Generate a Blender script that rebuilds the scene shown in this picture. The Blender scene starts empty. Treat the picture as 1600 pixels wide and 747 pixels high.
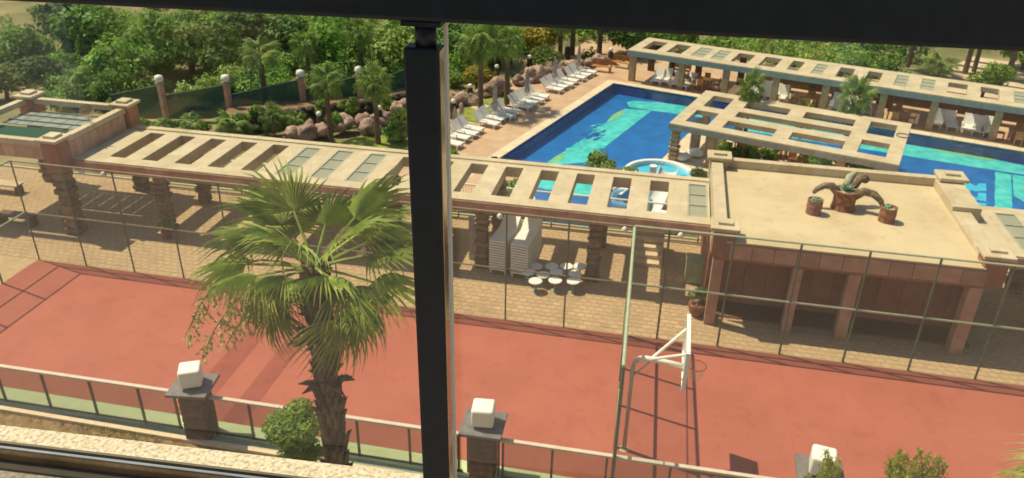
import bpy, bmesh, math, random
from math import sin, cos, pi, radians, atan2, hypot
from mathutils import Vector, Matrix, noise
random.seed(7)
S = bpy.context.scene
C = S.collection

# ---------------------------------------------------------------- camera, sky, sun, exposure
CAMZ = 15.0
cd = bpy.data.cameras.new("camera"); cam = bpy.data.objects.new("camera", cd); C.objects.link(cam)
S.camera = cam
cd.sensor_width = 36.0; cd.lens = 36.0 * 1249.66 / 1600.0; cd.clip_start = 0.05; cd.clip_end = 3000
pit, rol, yaw = radians(27.76), radians(1.125), radians(-11.03)
fw = Vector((sin(yaw) * cos(pit), cos(yaw) * cos(pit), -sin(pit)))
rt = Vector((cos(yaw), -sin(yaw), 0)); up = rt.cross(fw)
rt2 = cos(rol) * rt + sin(rol) * up; up2 = -sin(rol) * rt + cos(rol) * up
m3 = Matrix((rt2, up2, -fw)).transposed()
cam.matrix_world = Matrix.Translation((0, 0, CAMZ)) @ m3.to_4x4()
cd.dof.use_dof = True; cd.dof.focus_distance = 1.5; cd.dof.aperture_fstop = 12.0

world = bpy.data.worlds.new("World"); S.world = world; world.use_nodes = True
wn = world.node_tree.nodes; wl = world.node_tree.links
bg = wn["Background"]; sky = wn.new("ShaderNodeTexSky"); sky.sky_type = 'NISHITA'; sky.sun_disc = False
SUN_EL = radians(60.0)
sun_to = Vector((-cos(radians(15)) * cos(SUN_EL), sin(radians(15)) * cos(SUN_EL), sin(SUN_EL)))
sky.sun_elevation = SUN_EL; sky.sun_rotation = atan2(sun_to.x, sun_to.y)
sky.air_density = 1.0; sky.dust_density = 1.5
wl.new(sky.outputs[0], bg.inputs[0]); bg.inputs[1].default_value = 0.10
sd = bpy.data.lights.new("sun", 'SUN'); so = bpy.data.objects.new("sun", sd); C.objects.link(so)
sd.energy = 4.2; sd.angle = radians(0.53); sd.color = (1.0, 0.90, 0.74)
so.rotation_euler = sun_to.to_track_quat('Z', 'Y').to_euler()
S.view_settings.view_transform = 'Standard'; S.view_settings.look = 'None'
S.view_settings.exposure = 0.32; S.view_settings.gamma = 1.0
S.cycles.max_bounces = 10; S.cycles.transparent_max_bounces = 24

# ---------------------------------------------------------------- materials
def mat(name, col, col2=None, rough=0.7, scale=3.0, detail=4.0, bump=0.0, bscale=None, spec=0.3, metal=0.0, lo=0.35, hi=0.65, trans=0.0, objvar=0.0, stain=None, brick=None):
    m = bpy.data.materials.new(name); m.use_nodes = True
    nt = m.node_tree; N = nt.nodes; L = nt.links; b = N["Principled BSDF"]
    b.inputs["Roughness"].default_value = rough; b.inputs["Metallic"].default_value = metal
    b.inputs["Specular IOR Level"].default_value = spec
    geo = N.new("ShaderNodeNewGeometry")
    base = None
    if col2 is not None:
        nz = N.new("ShaderNodeTexNoise"); nz.inputs["Scale"].default_value = scale; nz.inputs["Detail"].default_value = detail
        L.new(geo.outputs["Position"], nz.inputs["Vector"])
        cr = N.new("ShaderNodeValToRGB"); cr.color_ramp.elements[0].position = lo; cr.color_ramp.elements[1].position = hi
        cr.color_ramp.elements[0].color = (*col, 1); cr.color_ramp.elements[1].color = (*col2, 1)
        L.new(nz.outputs[0], cr.inputs[0]); base = cr.outputs[0]
    else:
        rgb = N.new("ShaderNodeRGB"); rgb.outputs[0].default_value = (*col, 1); base = rgb.outputs[0]
    def mul(base, fac_out, dark):
        mm = N.new("ShaderNodeMix"); mm.data_type = 'RGBA'; mm.blend_type = 'MULTIPLY'; mm.inputs['B'].default_value = (*dark, 1)
        L.new(fac_out, mm.inputs['Factor']); L.new(base, mm.inputs['A']); return mm.outputs['Result']
    if stain:                      # blotches and streaks of wear
        for sc_, lo_, hi_, dk in stain:
            n3 = N.new("ShaderNodeTexNoise"); n3.inputs["Scale"].default_value = sc_; n3.inputs["Detail"].default_value = 9; n3.inputs["Roughness"].default_value = .62
            L.new(geo.outputs["Position"], n3.inputs["Vector"]); mr3 = N.new("ShaderNodeMapRange"); mr3.inputs["From Min"].default_value = lo_; mr3.inputs["From Max"].default_value = hi_
            L.new(n3.outputs[0], mr3.inputs["Value"]); base = mul(base, mr3.outputs[0], dk)
    if brick:                      # fine tile joints, (width, height, joint tone)
        tc = N.new("ShaderNodeTexCoord"); bt_ = N.new("ShaderNodeTexBrick"); bt_.inputs["Scale"].default_value = 1.0; bt_.offset = 0.5
        bt_.inputs["Brick Width"].default_value = brick[0]; bt_.inputs["Row Height"].default_value = brick[1]; bt_.inputs["Mortar Size"].default_value = .008; bt_.inputs["Mortar Smooth"].default_value = .4
        bt_.inputs["Color1"].default_value = (1,1,1,1); bt_.inputs["Color2"].default_value = (.90,.89,.86,1); bt_.inputs["Mortar"].default_value = (brick[2],)*3 + (1,)
        L.new(tc.outputs["Object"], bt_.inputs["Vector"]); mb_ = N.new("ShaderNodeMix"); mb_.data_type = 'RGBA'; mb_.blend_type = 'MULTIPLY'; mb_.inputs['Factor'].default_value = 1
        L.new(base, mb_.inputs['A']); L.new(bt_.outputs["Color"], mb_.inputs['B']); base = mb_.outputs['Result']
    if objvar:
        oi = N.new("ShaderNodeObjectInfo"); hs = N.new("ShaderNodeHueSaturation")
        mr = N.new("ShaderNodeMapRange"); mr.inputs["To Min"].default_value = 1 - objvar; mr.inputs["To Max"].default_value = 1 + objvar
        L.new(oi.outputs["Random"], mr.inputs["Value"]); L.new(mr.outputs[0], hs.inputs["Value"])
        L.new(base, hs.inputs["Color"]); base = hs.outputs[0]
    L.new(base, b.inputs["Base Color"])
    if bump:
        n2 = N.new("ShaderNodeTexNoise"); n2.inputs["Scale"].default_value = bscale or scale * 4; n2.inputs["Detail"].default_value = 5
        L.new(geo.outputs["Position"], n2.inputs["Vector"])
        bp = N.new("ShaderNodeBump"); bp.inputs["Strength"].default_value = bump; bp.inputs["Distance"].default_value = 0.05 if bump < .6 else .16
        L.new(n2.outputs[0], bp.inputs["Height"]); L.new(bp.outputs[0], b.inputs["Normal"])
    if trans:
        tr = N.new("ShaderNodeBsdfTranslucent"); mx = N.new("ShaderNodeMixShader"); mx.inputs[0].default_value = trans
        L.new(base, tr.inputs[0]); out = N["Material Output"]
        L.new(b.outputs[0], mx.inputs[1]); L.new(tr.outputs[0], mx.inputs[2]); L.new(mx.outputs[0], out.inputs[0])
    return m

def glass_mat(name, tint, refl=1.0, rough=0.0, ior=1.5, bump=0.0, bscale=2.0):
    m = bpy.data.materials.new(name); m.use_nodes = True
    nt = m.node_tree; N = nt.nodes; L = nt.links; N.remove(N["Principled BSDF"]); out = N["Material Output"]
    tr = N.new("ShaderNodeBsdfTransparent"); tr.inputs[0].default_value = (*tint, 1)
    gl = N.new("ShaderNodeBsdfGlossy"); gl.inputs["Roughness"].default_value = rough
    fr = N.new("ShaderNodeFresnel"); fr.inputs[0].default_value = ior
    mu = N.new("ShaderNodeMath"); mu.operation = 'MULTIPLY'; mu.inputs[1].default_value = refl
    mx = N.new("ShaderNodeMixShader")
    g2 = N.new("ShaderNodeNewGeometry"); inv = N.new("ShaderNodeMath"); inv.operation = 'SUBTRACT'; inv.inputs[0].default_value = 1.0; L.new(g2.outputs["Backfacing"], inv.inputs[1])
    m2 = N.new("ShaderNodeMath"); m2.operation = 'MULTIPLY'; L.new(fr.outputs[0], m2.inputs[0]); L.new(inv.outputs[0], m2.inputs[1])   # air side only: no false total reflection inside the pane
    L.new(m2.outputs[0], mu.inputs[0]); L.new(mu.outputs[0], mx.inputs[0]); L.new(tr.outputs[0], mx.inputs[1]); L.new(gl.outputs[0], mx.inputs[2])
    L.new(mx.outputs[0], out.inputs[0])
    if bump:
        geo = N.new("ShaderNodeNewGeometry"); nz = N.new("ShaderNodeTexNoise"); nz.inputs["Scale"].default_value = bscale; nz.inputs["Detail"].default_value = 3
        L.new(geo.outputs["Position"], nz.inputs["Vector"]); bp = N.new("ShaderNodeBump"); bp.inputs["Strength"].default_value = bump; bp.inputs["Distance"].default_value = 0.05
        L.new(nz.outputs[0], bp.inputs["Height"]); L.new(bp.outputs[0], gl.inputs["Normal"]); L.new(bp.outputs[0], fr.inputs["Normal"])
    return m

def mesh_mat(name, col, cover):
    # fine wire or cloth net: coverage grows as it is crossed more obliquely
    m = bpy.data.materials.new(name); m.use_nodes = True
    nt = m.node_tree; N = nt.nodes; L = nt.links; N.remove(N["Principled BSDF"]); out = N["Material Output"]
    geo = N.new("ShaderNodeNewGeometry"); dp = N.new("ShaderNodeVectorMath"); dp.operation = 'DOT_PRODUCT'
    L.new(geo.outputs["Normal"], dp.inputs[0]); L.new(geo.outputs["Incoming"], dp.inputs[1])
    ab = N.new("ShaderNodeMath"); ab.operation = 'ABSOLUTE'; L.new(dp.outputs["Value"], ab.inputs[0])
    mxm = N.new("ShaderNodeMath"); mxm.operation = 'MAXIMUM'; mxm.inputs[1].default_value = 0.06; L.new(ab.outputs[0], mxm.inputs[0])
    dv = N.new("ShaderNodeMath"); dv.operation = 'DIVIDE'; dv.inputs[0].default_value = 1.0; L.new(mxm.outputs[0], dv.inputs[1])
    pw = N.new("ShaderNodeMath"); pw.operation = 'POWER'; pw.inputs[0].default_value = 1 - cover; L.new(dv.outputs[0], pw.inputs[1])
    tr = N.new("ShaderNodeBsdfTransparent"); df = N.new("ShaderNodeBsdfDiffuse"); df.inputs[0].default_value = (*col, 1)
    mx = N.new("ShaderNodeMixShader"); L.new(pw.outputs[0], mx.inputs[0]); L.new(df.outputs[0], mx.inputs[1]); L.new(tr.outputs[0], mx.inputs[2])
    L.new(mx.outputs[0], out.inputs[0])
    return m

M = {}
M['court'] = mat('court_acrylic', (.365, .105, .072), (.40, .12, .083), rough=.85, scale=.55, detail=8, lo=.3, hi=.7, bump=.15, bscale=30, stain=[(.3,.48,.8,(.88,.84,.82)),(1.4,.52,.70,(.90,.86,.84)),(4.5,.58,.70,(.86,.84,.83)),(14,.62,.70,(.84,.82,.80))])
M['courtshade'] = mat('court_shade_paint', (.27, .068, .048), (.30, .078, .054), rough=.85, scale=1, stain=[(2.3,.5,.7,(.84,.80,.78))])  # darker court red for the painted shadow bands
M['greenedge'] = mat('pale_green_concrete', (.50, .60, .33), (.58, .66, .38), rough=.9, scale=2)
M['walk'] = mat('grey_green_paving', (.26, .30, .22), (.33, .35, .25), rough=.9, scale=4, bump=.2)
M['kerb'] = mat('kerb_stone', (.62, .47, .33), (.70, .55, .38), rough=.9, scale=6, bump=.2)
M['soil'] = mat('garden_soil', (.17, .10, .05), (.28, .19, .10), rough=1, scale=5, bump=.4)
M['terrain'] = mat('dry_ground', (.12, .13, .05), (.32, .25, .13), rough=1, scale=.25, detail=8, bump=.3, bscale=2)
M['pav'] = mat('tan_paver', (.44, .30, .175), (.51, .36, .215), rough=.9, scale=1.3, objvar=.13, stain=[(.5,.5,.75,(.78,.74,.70))], bump=.2, bscale=25)
M['pav2'] = mat('tan_paver_field', (.43, .295, .17), (.52, .37, .22), rough=.9, scale=5, stain=[(.5,.5,.75,(.78,.74,.70))], bump=.2, bscale=25)
M['joint'] = mat('paver_joint', (.38, .26, .155), (.42, .29, .175), rough=1, scale=8)
M['trav'] = mat('travertine', (.52, .425, .285), (.62, .52, .365), rough=.75, scale=1.6, detail=8, bump=.12, bscale=14, stain=[(.8,.50,.74,(.76,.72,.64)),(5,.55,.70,(.82,.78,.72))], brick=(.62,.46,.80))
M['travtile'] = mat('travertine_tile', (.55, .44, .29), (.66, .54, .37), rough=.75, scale=2.5, detail=8, objvar=.06)
M['roofcoat'] = mat('sand_roof_coating', (.53, .42, .26), (.59, .475, .30), rough=.9, scale=.7, detail=6, lo=.3, hi=.7, stain=[(.45,.48,.70,(.84,.81,.75)),(2.2,.56,.70,(.86,.84,.79)),(9,.6,.7,(.86,.84,.8))])
M['pinktile'] = mat('pink_stone_tile', (.42, .24, .17), (.54, .33, .23), rough=.8, scale=2.5, objvar=.12)
M['redtile'] = mat('reddish_stone_cladding', (.30, .125, .085), (.38, .17, .11), rough=.8, scale=3, objvar=.10)
M['colstone'] = mat('ledge_stone', (.17, .11, .08), (.30, .20, .14), rough=.9, scale=4, objvar=.25, bump=.4)
M['colbrown'] = mat('brown_column_stone', (.36, .25, .14), (.48, .34, .20), rough=.85, scale=4)
M['grey'] = mat('grey_fascia', (.30, .31, .27), (.36, .37, .31), rough=.8, scale=3)
M['fencepost'] = mat('green_painted_steel', (.10, .14, .09), (.14, .18, .12), rough=.5, scale=6)
M['fencerail'] = mat('pale_green_steel', (.34, .40, .27), (.42, .47, .32), rough=.5, scale=6)
M['bronze'] = mat('bronze_metal', (.10, .085, .06), (.14, .115, .08), rough=.45, scale=4)
M['handrail'] = mat('pale_handrail', (.55, .46, .38), (.62, .52, .42), rough=.5, scale=5)
M['slate'] = mat('slate_cap', (.13, .12, .12), (.19, .17, .17), rough=.7, scale=5, bump=.2)
M['darkbrick'] = mat('dark_red_brick', (.105, .06, .045), (.16, .09, .068), rough=.85, scale=5, objvar=.2)
M['lampwhite'] = mat('white_lamp_globe', (.78, .76, .68), (.84, .82, .74), rough=.4, scale=3)
M['white'] = mat('white_plastic', (.78, .77, .72), (.84, .82, .78), rough=.45, scale=2)
M['whitepaint'] = mat('white_paint', (.72, .70, .64), (.80, .78, .72), rough=.5, scale=4)
M['orange'] = mat('orange_paint', (.80, .25, .05), (.85, .30, .07), rough=.5)
M['deck'] = mat('pink_deck_stone', (.50, .33, .215), (.58, .40, .265), rough=.85, scale=.8, detail=8, bump=.1, stain=[(.6,.5,.75,(.84,.80,.76)),(4,.58,.72,(.88,.85,.82))], brick=(.6,.6,.86))
M['coping'] = mat('cream_coping', (.60, .49, .345), (.68, .57, .42), rough=.8, scale=2, objvar=.05)
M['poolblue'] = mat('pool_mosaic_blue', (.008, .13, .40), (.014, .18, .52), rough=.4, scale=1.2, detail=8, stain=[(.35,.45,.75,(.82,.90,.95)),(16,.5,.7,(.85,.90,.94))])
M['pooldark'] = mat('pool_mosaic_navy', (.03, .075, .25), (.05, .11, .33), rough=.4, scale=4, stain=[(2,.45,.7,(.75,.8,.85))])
M['teal'] = mat('pool_mosaic_teal', (.05, .54, .50), (.17, .72, .64), rough=.4, scale=1.9, detail=8, stain=[(9,.5,.7,(.86,.94,.94))])
M['lightblue'] = mat('pool_mosaic_light_blue', (.06, .50, .72), (.10, .58, .78), rough=.4, scale=2)
M['yellowgreen'] = mat('pool_mosaic_yellow_green', (.22, .50, .20), (.45, .58, .22), rough=.4, scale=3)
M['purple'] = mat('pool_mosaic_purple', (.02, .07, .33), (.04, .12, .42), rough=.4, scale=3)
M['water'] = glass_mat('pool_water', (.82, .96, 1.0), refl=1.1, ior=1.33, bump=.55, bscale=4.5)
M['balglass'] = glass_mat('balcony_glass', (.97, .97, .885), refl=1.55, ior=1.5)
M['panelglass'] = glass_mat('tinted_panel_glass', (.50, .62, .52), refl=1.2, ior=1.5)
M['wire'] = mesh_mat('fence_wire_net', (.12, .15, .09), .09)
M['tintnet'] = mesh_mat('brown_mesh_panel', (.16, .13, .085), .33)
M['greennet'] = mesh_mat('green_shade_net', (.03, .085, .06), .90)
M['skyglass'] = mesh_mat('roof_light_glass', (.33, .34, .26), .40)
M['railtan'] = mat('tan_fence_rail', (.26, .19, .12), (.32, .24, .15), rough=.6, scale=6)
M['trunk'] = mat('palm_trunk', (.07, .045, .03), (.15, .10, .065), rough=.95, scale=8, bump=.6)
M['boot'] = mat('palm_leaf_base', (.05, .032, .022), (.16, .11, .075), rough=.95, scale=6, objvar=.35)
M['bark'] = mat('tree_bark', (.12, .08, .05), (.20, .14, .09), rough=.95, scale=6, bump=.5)
M['frond'] = mat('palm_frond_green', (.15, .23, .030), (.42, .50, .10), rough=.5, scale=3.2, spec=.3, trans=.22, objvar=.22)
M['froyellow'] = mat('palm_frond_yellowing', (.24, .26, .05), (.46, .43, .12), rough=.5, scale=3.2, spec=.4, trans=.22, objvar=.2)
M['fromid'] = mat('garden_palm_frond', (.15, .25, .05), (.32, .42, .10), rough=.5, scale=2, spec=.4, trans=.35, objvar=.35)
M['flower'] = mat('palm_flowers', (.55, .46, .20), (.66, .56, .28), rough=.8, scale=9)
M['stalk'] = mat('flower_stalk', (.22, .17, .07), (.30, .24, .10), rough=.7, scale=9)
M['leafA'] = mat('leaf_green', (.085, .19, .028), (.22, .37, .065), rough=.6, scale=.9, trans=.35, objvar=.35)
M['leafB'] = mat('leaf_olive', (.13, .21, .035), (.30, .39, .10), rough=.6, scale=.9, trans=.35, objvar=.35)
M['leafC'] = mat('leaf_dark', (.045, .095, .020), (.12, .22, .04), rough=.6, scale=.9, trans=.2, objvar=.35)
M['leafY'] = mat('leaf_yellow', (.22, .24, .03), (.40, .30, .04), rough=.6, scale=1.2, trans=.25, objvar=.2)
M['bushgreen'] = mat('bush_bright_green', (.10, .21, .015), (.27, .40, .05), rough=.45, scale=5, trans=.3)
M['thuja'] = mat('thuja_yellow_green', (.22, .28, .03), (.52, .50, .09), rough=.6, scale=6, trans=.3)
M['doorframe'] = mat('pale_door_frame', (.62, .74, .70), (.68, .78, .74), rough=.4)
M['courtseam'] = mat('court_seam_line', (.345, .10, .066), (.37, .112, .074), rough=.85, scale=1)
M['roofsheet'] = mat('grey_green_roof_sheet', (.20, .24, .22), (.30, .34, .31), rough=.35, scale=3)
M['panelred'] = mat('dark_red_panel', (.15, .055, .04), (.20, .08, .055), rough=.7, scale=3, objvar=.12)
M['grass'] = mat('lawn_grass', (.16, .20, .03), (.28, .30, .06), rough=.95, scale=2.5, bump=.4)
M['rock'] = mat('pink_artificial_rock', (.25, .16, .125), (.50, .35, .29), rough=.9, scale=2.2, detail=9, bump=1.0, bscale=3.5, objvar=.22, stain=[(5,.48,.66,(.62,.58,.54))])
M['darkrock'] = mat('dark_wall_stone', (.045, .038, .03), (.10, .08, .06), rough=.95, scale=2, bump=.5, objvar=.3)
M['terra'] = mat('terracotta_log', (.20, .08, .05), (.36, .17, .10), rough=.85, scale=7, bump=.5, stain=[(12,.5,.66,(.6,.55,.5))])
M['terracut'] = mat('pot_fill', (.34, .34, .22), (.46, .44, .30), rough=.95, scale=12)
M['horn'] = mat('brown_branch_bark', (.12, .075, .045), (.34, .25, .16), rough=.9, scale=5, bump=.6, bscale=20)
M['agave'] = mat('agave_blue_green', (.10, .22, .15), (.28, .38, .24), rough=.6, scale=6)
M['wood'] = mat('orange_brown_wood', (.34, .15, .055), (.48, .23, .09), rough=.65, scale=5, objvar=.15)
M['darkwood'] = mat('dark_wood', (.12, .055, .03), (.17, .08, .045), rough=.6, scale=5)
M['canvas'] = mat('folded_canvas', (.38, .33, .29), (.48, .43, .38), rough=.9, scale=5)
M['canvasred'] = mat('folded_canvas_rose', (.44, .30, .26), (.52, .37, .32), rough=.9, scale=5)
M['slide'] = mat('blue_slide_fibreglass', (.12, .33, .55), (.16, .40, .62), rough=.3, scale=2)
M['canvaswhite'] = mat('grey_white_fibreglass', (.58,.60,.60), (.66,.67,.66), rough=.35, scale=2)
M['marble'] = mat('speckled_marble', (.34, .31, .25), (.76, .62, .46), rough=.4, scale=130, detail=7, lo=.34, hi=.56, stain=[(40,.45,.7,(.84,.80,.74))])
M['marbledark'] = mat('grey_speckled_granite', (.20, .22, .20), (.50, .48, .42), rough=.3, scale=70, detail=5, lo=.42, hi=.58)
M['black'] = mat('black_powder_coat', (.007, .012, .018), (.011, .017, .025), rough=.5, scale=40)
M['alu'] = mat('brushed_aluminium', (.55, .55, .52), (.62, .62, .58), rough=.3, metal=.9, scale=30)
M['gold'] = mat('bronze_anodised', (.26, .19, .12), (.42, .32, .21), rough=.18, metal=.8, scale=12)
M['plaster'] = mat('cream_plaster', (.60, .55, .46), (.66, .60, .50), rough=.9, scale=4)
M['floor'] = mat('balcony_tile', (.40, .35, .28), (.46, .40, .32), rough=.5, scale=6)
M['dark'] = mat('dark_interior', (.03, .03, .028), (.045, .042, .038), rough=.8, scale=3)
M['lit'] = mat('pale_terrace_stone', (.50, .39, .27), (.62, .49, .34), rough=.9, scale=1.4)
M['grip'] = mat('steel_grey', (.40, .40, .40), (.50, .50, .49), rough=.4, metal=.4, scale=8)

# ---------------------------------------------------------------- mesh helpers
class MB:
    def __init__(s): s.v = []; s.f = []
    def add(s, vs, fs):
        o = len(s.v); s.v += [tuple(v) for v in vs]; s.f += [tuple(i + o for i in f) for f in fs]; return s
    def box(s, x0, x1, y0, y1, z0, z1):
        return s.add([(x0,y0,z0),(x1,y0,z0),(x1,y1,z0),(x0,y1,z0),(x0,y0,z1),(x1,y0,z1),(x1,y1,z1),(x0,y1,z1)],
                     [(0,3,2,1),(4,5,6,7),(0,1,5,4),(1,2,6,5),(2,3,7,6),(3,0,4,7)])
    def prism(s, poly, z0, z1):
        n = len(poly); vs = [(x,y,z0) for x,y in poly] + [(x,y,z1) for x,y in poly]
        a = sum(poly[i][0]*poly[(i+1)%n][1]-poly[(i+1)%n][0]*poly[i][1] for i in range(n))
        fs = [tuple(range(n-1,-1,-1)), tuple(range(n,2*n))] + [(i,(i+1)%n,n+(i+1)%n,n+i) for i in range(n)]
        if a < 0: fs = [tuple(reversed(f)) for f in fs]
        return s.add(vs, fs)
    def sheet(s, poly, z):
        n = len(poly); a = sum(poly[i][0]*poly[(i+1)%n][1]-poly[(i+1)%n][0]*poly[i][1] for i in range(n))
        idx = tuple(range(n)) if a > 0 else tuple(range(n-1,-1,-1))
        return s.add([(x,y,z) for x,y in poly], [idx])
    def lathe(s, prof, n=16, cx=0, cy=0, cz=0, cap=True):
        vs = []; fs = []
        for r, z in prof:
            for k in range(n): a = 2*pi*k/n; vs.append((cx + r*cos(a), cy + r*sin(a), cz + z))
        for i in range(len(prof)-1):
            for k in range(n):
                fs.append((i*n+k, i*n+(k+1)%n, (i+1)*n+(k+1)%n, (i+1)*n+k))
        if cap: fs.append(tuple(range(n-1,-1,-1))); o=(len(prof)-1)*n; fs.append(tuple(o+k for k in range(n)))
        return s.add(vs, fs)
    def tube(s, pts, rad, n=8, cap=True):
        pts = [Vector(p) for p in pts]; rads = rad if isinstance(rad, (list, tuple)) else [rad]*len(pts)
        vs = []; fs = []
        for i, p in enumerate(pts):
            d = (pts[min(i+1,len(pts)-1)] - pts[max(i-1,0)]).normalized()
            u = d.cross(Vector((0,0,1)));
            if u.length < 1e-3: u = Vector((1,0,0))
            u.normalize(); w = u.cross(d)
            for k in range(n): a = 2*pi*k/n; vs.append(tuple(p + rads[i]*(cos(a)*u + sin(a)*w)))
        for i in range(len(pts)-1):
            for k in range(n): fs.append((i*n+k, (i+1)*n+k, (i+1)*n+(k+1)%n, i*n+(k+1)%n))
        if cap: fs.append(tuple(range(n))); o=(len(pts)-1)*n; fs.append(tuple(o+n-1-k for k in range(n)))
        return s.add(vs, fs)
    def bar(s, a, b, w, h):
        a = Vector(a); b = Vector(b); d = (b-a).normalized(); u = d.cross(Vector((0,0,1)))
        if u.length < 1e-3: u = Vector((1,0,0))
        u.normalize(); t = u.cross(d).normalized(); u *= w/2; t *= h/2
        return s.add([a-u-t,a+u-t,a+u+t,a-u+t,b-u-t,b+u-t,b+u+t,b-u+t],
                     [(0,1,2,3),(7,6,5,4),(0,4,5,1),(1,5,6,2),(2,6,7,3),(3,7,4,0)])
    def mesh(s, name, m, smooth=False):
        me = bpy.data.meshes.new(name); me.from_pydata(s.v, [], s.f); me.update()
        me.materials.append(M[m] if isinstance(m, str) else m)
        if smooth:
            me.polygons.foreach_set('use_smooth', [True]*len(me.polygons))
        return me
def link(name, me, parent=None, loc=(0,0,0), rz=0.0, sc=None, rot=None):
    o = bpy.data.objects.new(name, me); C.objects.link(o); o.location = loc
    o.rotation_euler = rot if rot else (0,0,rz)
    if sc is not None: o.scale = sc if isinstance(sc, (tuple, list)) else (sc, sc, sc)
    if parent: o.parent = parent
    return o
def part(name, mb, m, parent, loc=(0,0,0), rz=0.0, smooth=False, label=None):
    o = link(name, mb.mesh(name, m, smooth), parent, loc, rz)
    if label: o['label'] = label
    return o
def tag(o, label, cat, group=None):
    o['label'] = label; o['category'] = cat
    if group: o['group'] = group
    return o
def thing(name, label, cat, loc=(0,0,0), rz=0.0, group=None):
    o = link(name, None, None, loc, rz); o.empty_display_size = .3
    return tag(o, label, cat, group)
def struct(name, mb, m, smooth=False):
    o = link(name, mb.mesh(name, m, smooth)); o['kind'] = 'structure'; return o
def stuff(name, mb, m, parent=None, label=None, cat=None):
    o = link(name, mb.mesh(name, m), parent); o['kind'] = 'stuff'
    if label: o['label'] = label
    if cat: o['category'] = cat
    return o
def bevel(o, w=.02, seg=2):
    b = o.modifiers.new('bevel', 'BEVEL'); b.width = w; b.segments = seg; b.limit_method = 'ANGLE'; return o
def copy_tree(o, loc, rz=None, label=None, sc=None):
    def rec(src, parent):
        c = src.copy(); C.objects.link(c)
        if parent: c.parent = parent
        for ch in src.children: rec(ch, c)
        return c
    c = rec(o, None); c.location = loc
    if rz is not None: c.rotation_euler = (0,0,rz)
    if sc is not None: c.scale = sc if isinstance(sc,(tuple,list)) else (sc,)*3
    if label: c['label'] = label
    return c
PA = radians(17.04)                     # the pool terrace is turned against the court
def PU(u, v): return (u*cos(PA) + v*sin(PA), -u*sin(PA) + v*cos(PA))
RZ = -PA
ORD = ['first','second','third','fourth','fifth','sixth','seventh','eighth','ninth','tenth','eleventh','twelfth','thirteenth','fourteenth','fifteenth','sixteenth','seventeenth','eighteenth','nineteenth','twentieth','twenty first','twenty second','twenty third','twenty fourth','twenty fifth']
DZ = -2.2                               # pool terrace level below the court

# ================================================================ BIG STRUCTURE
# terrain: one sheet out to the horizon, rising behind the garden
def terr(x, y):
    h = -2.45
    d = max(0.0, hypot(x*0.55, y) - 74)
    h += min(d*0.16, 26) + (noise.noise(Vector((x*.02, y*.02, 3))) * 3.0 if d > 12 else 0)
    u = x*cos(PA) - y*sin(PA); v = x*sin(PA) + y*cos(PA)
    if -26 < u < 60 and 20 < v < 61.5: h = -4.1
    return h
vs = []; fs = []; xs = [-900,-600,-400,-280,-200,-150] + list(range(-120,121,6)) + [150,200,280,400,600,900]
ys = [-300,-200,-100,-50,-20] + list(range(-8,150,5)) + [170,200,250,320,420,600,900,1500]
for y in ys:
    for x in xs: vs.append((x, y, terr(x, y)))
nx = len(xs)
for j in range(len(ys)-1):
    for i in range(nx-1): fs.append((j*nx+i, j*nx+i+1, (j+1)*nx+i+1, (j+1)*nx+i))
struct('ground', MB().add(vs, fs), 'terrain', True)

# court terrace (level 0) and its retaining edge to the pool terrace
struct('terrace', MB().box(-60, 45, -12, 29.62, -2.7, -0.03), 'joint')
struct('garden_bed', MB().sheet([(-60,1.2),(45,1.2),(45,14.44),(-60,14.44)], -.015), 'soil')
struct('garden_path', MB().box(-60, 45, 14.58, 14.85, -.02, 0.02), 'walk')
struct('kerb', MB().box(-60, 45, 14.44, 14.58, -.02, 0.09), 'kerb')
struct('court_border', MB().box(-60, 45, 14.85, 15.42, -.02, 0.012), 'greenedge')
struct('sports_court', MB().sheet([(-22.45,15.40),(45,15.40),(45,22.16),(-22.45,22.16)], .016), 'court')
struct('outer_court', MB().sheet([(-60,15.40),(-22.46,15.40),(-22.46,22.16),(-60,22.16)], .010), 'pav2')
for (a, b) in ((-12.62,-11.90),(-11.12,-10.50)):  # shadow bands across the court, painted as darker red sheets
    q = MB().sheet([(a,15.42),(b,15.42),(b,22.14),(a,22.14)], .020); struct('court_shade_band', q, 'courtshade')
for sx in (4.4, 8.3, 12.3): struct('court_seam', MB().sheet([(sx,15.42),(sx+.035,15.42),(sx+.035,22.14),(sx,22.14)], .020), 'courtseam')
# patio: pavers as pieces, nearest to the court as parts, the rest as one field
patio = struct('patio', MB().sheet([(-60,22.16),(45,22.16),(45,29.60),(-60,29.60)], -.002), 'joint')
PX, PY = .30, .24
hexm = []
for k in range(6):
    pts = []
    for (px, py) in ((-.46,-.25),(-.15,-.47),(.3,-.44),(.47,-.1),(.40,.34),(.05,.47),(-.42,.38)):
        pts.append((PX*(px+random.uniform(-.035,.035)), PY*(py+random.uniform(-.035,.035))))
    hexm.append(pts)
hexme = [MB().prism(p, 0, .012).mesh('paving_stone', 'pav') for p in hexm]
cells = []
j = 0; y = 22.34
while y < 29.45:
    x = -34.0 + (PX/2 if j % 2 else 0)
    while x < 20.0:
        if not (2.0 < x < 10.4 and y > 25.2): cells.append((x, y))
        x += PX
    y += PY; j += 1
near = [c for c in cells if (-12.6 < c[0] < 1.6 and 22.3 < c[1] < 24.6)]
near.sort(key=lambda c: (c[1], abs(c[0]+4)))
near = near[:290]; ns = set(near)
for (x, y) in near:
    o = link('paving_stone', random.choice(hexme), patio, (x, y, -.008+random.uniform(0,.006)), random.choice((0, pi)) + random.uniform(-.06,.06))
fld = MB()
for (x, y) in cells:
    if (x, y) in ns: continue
    p = random.choice(hexm); s_ = random.choice((-1, 1)); h = .003+random.uniform(0,.005)
    fld.add([(x+s_*a, y+s_*b, h) for a, b in p], [tuple(range(7))] )
stuff('paving_stones', fld, 'pav2', patio)

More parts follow.
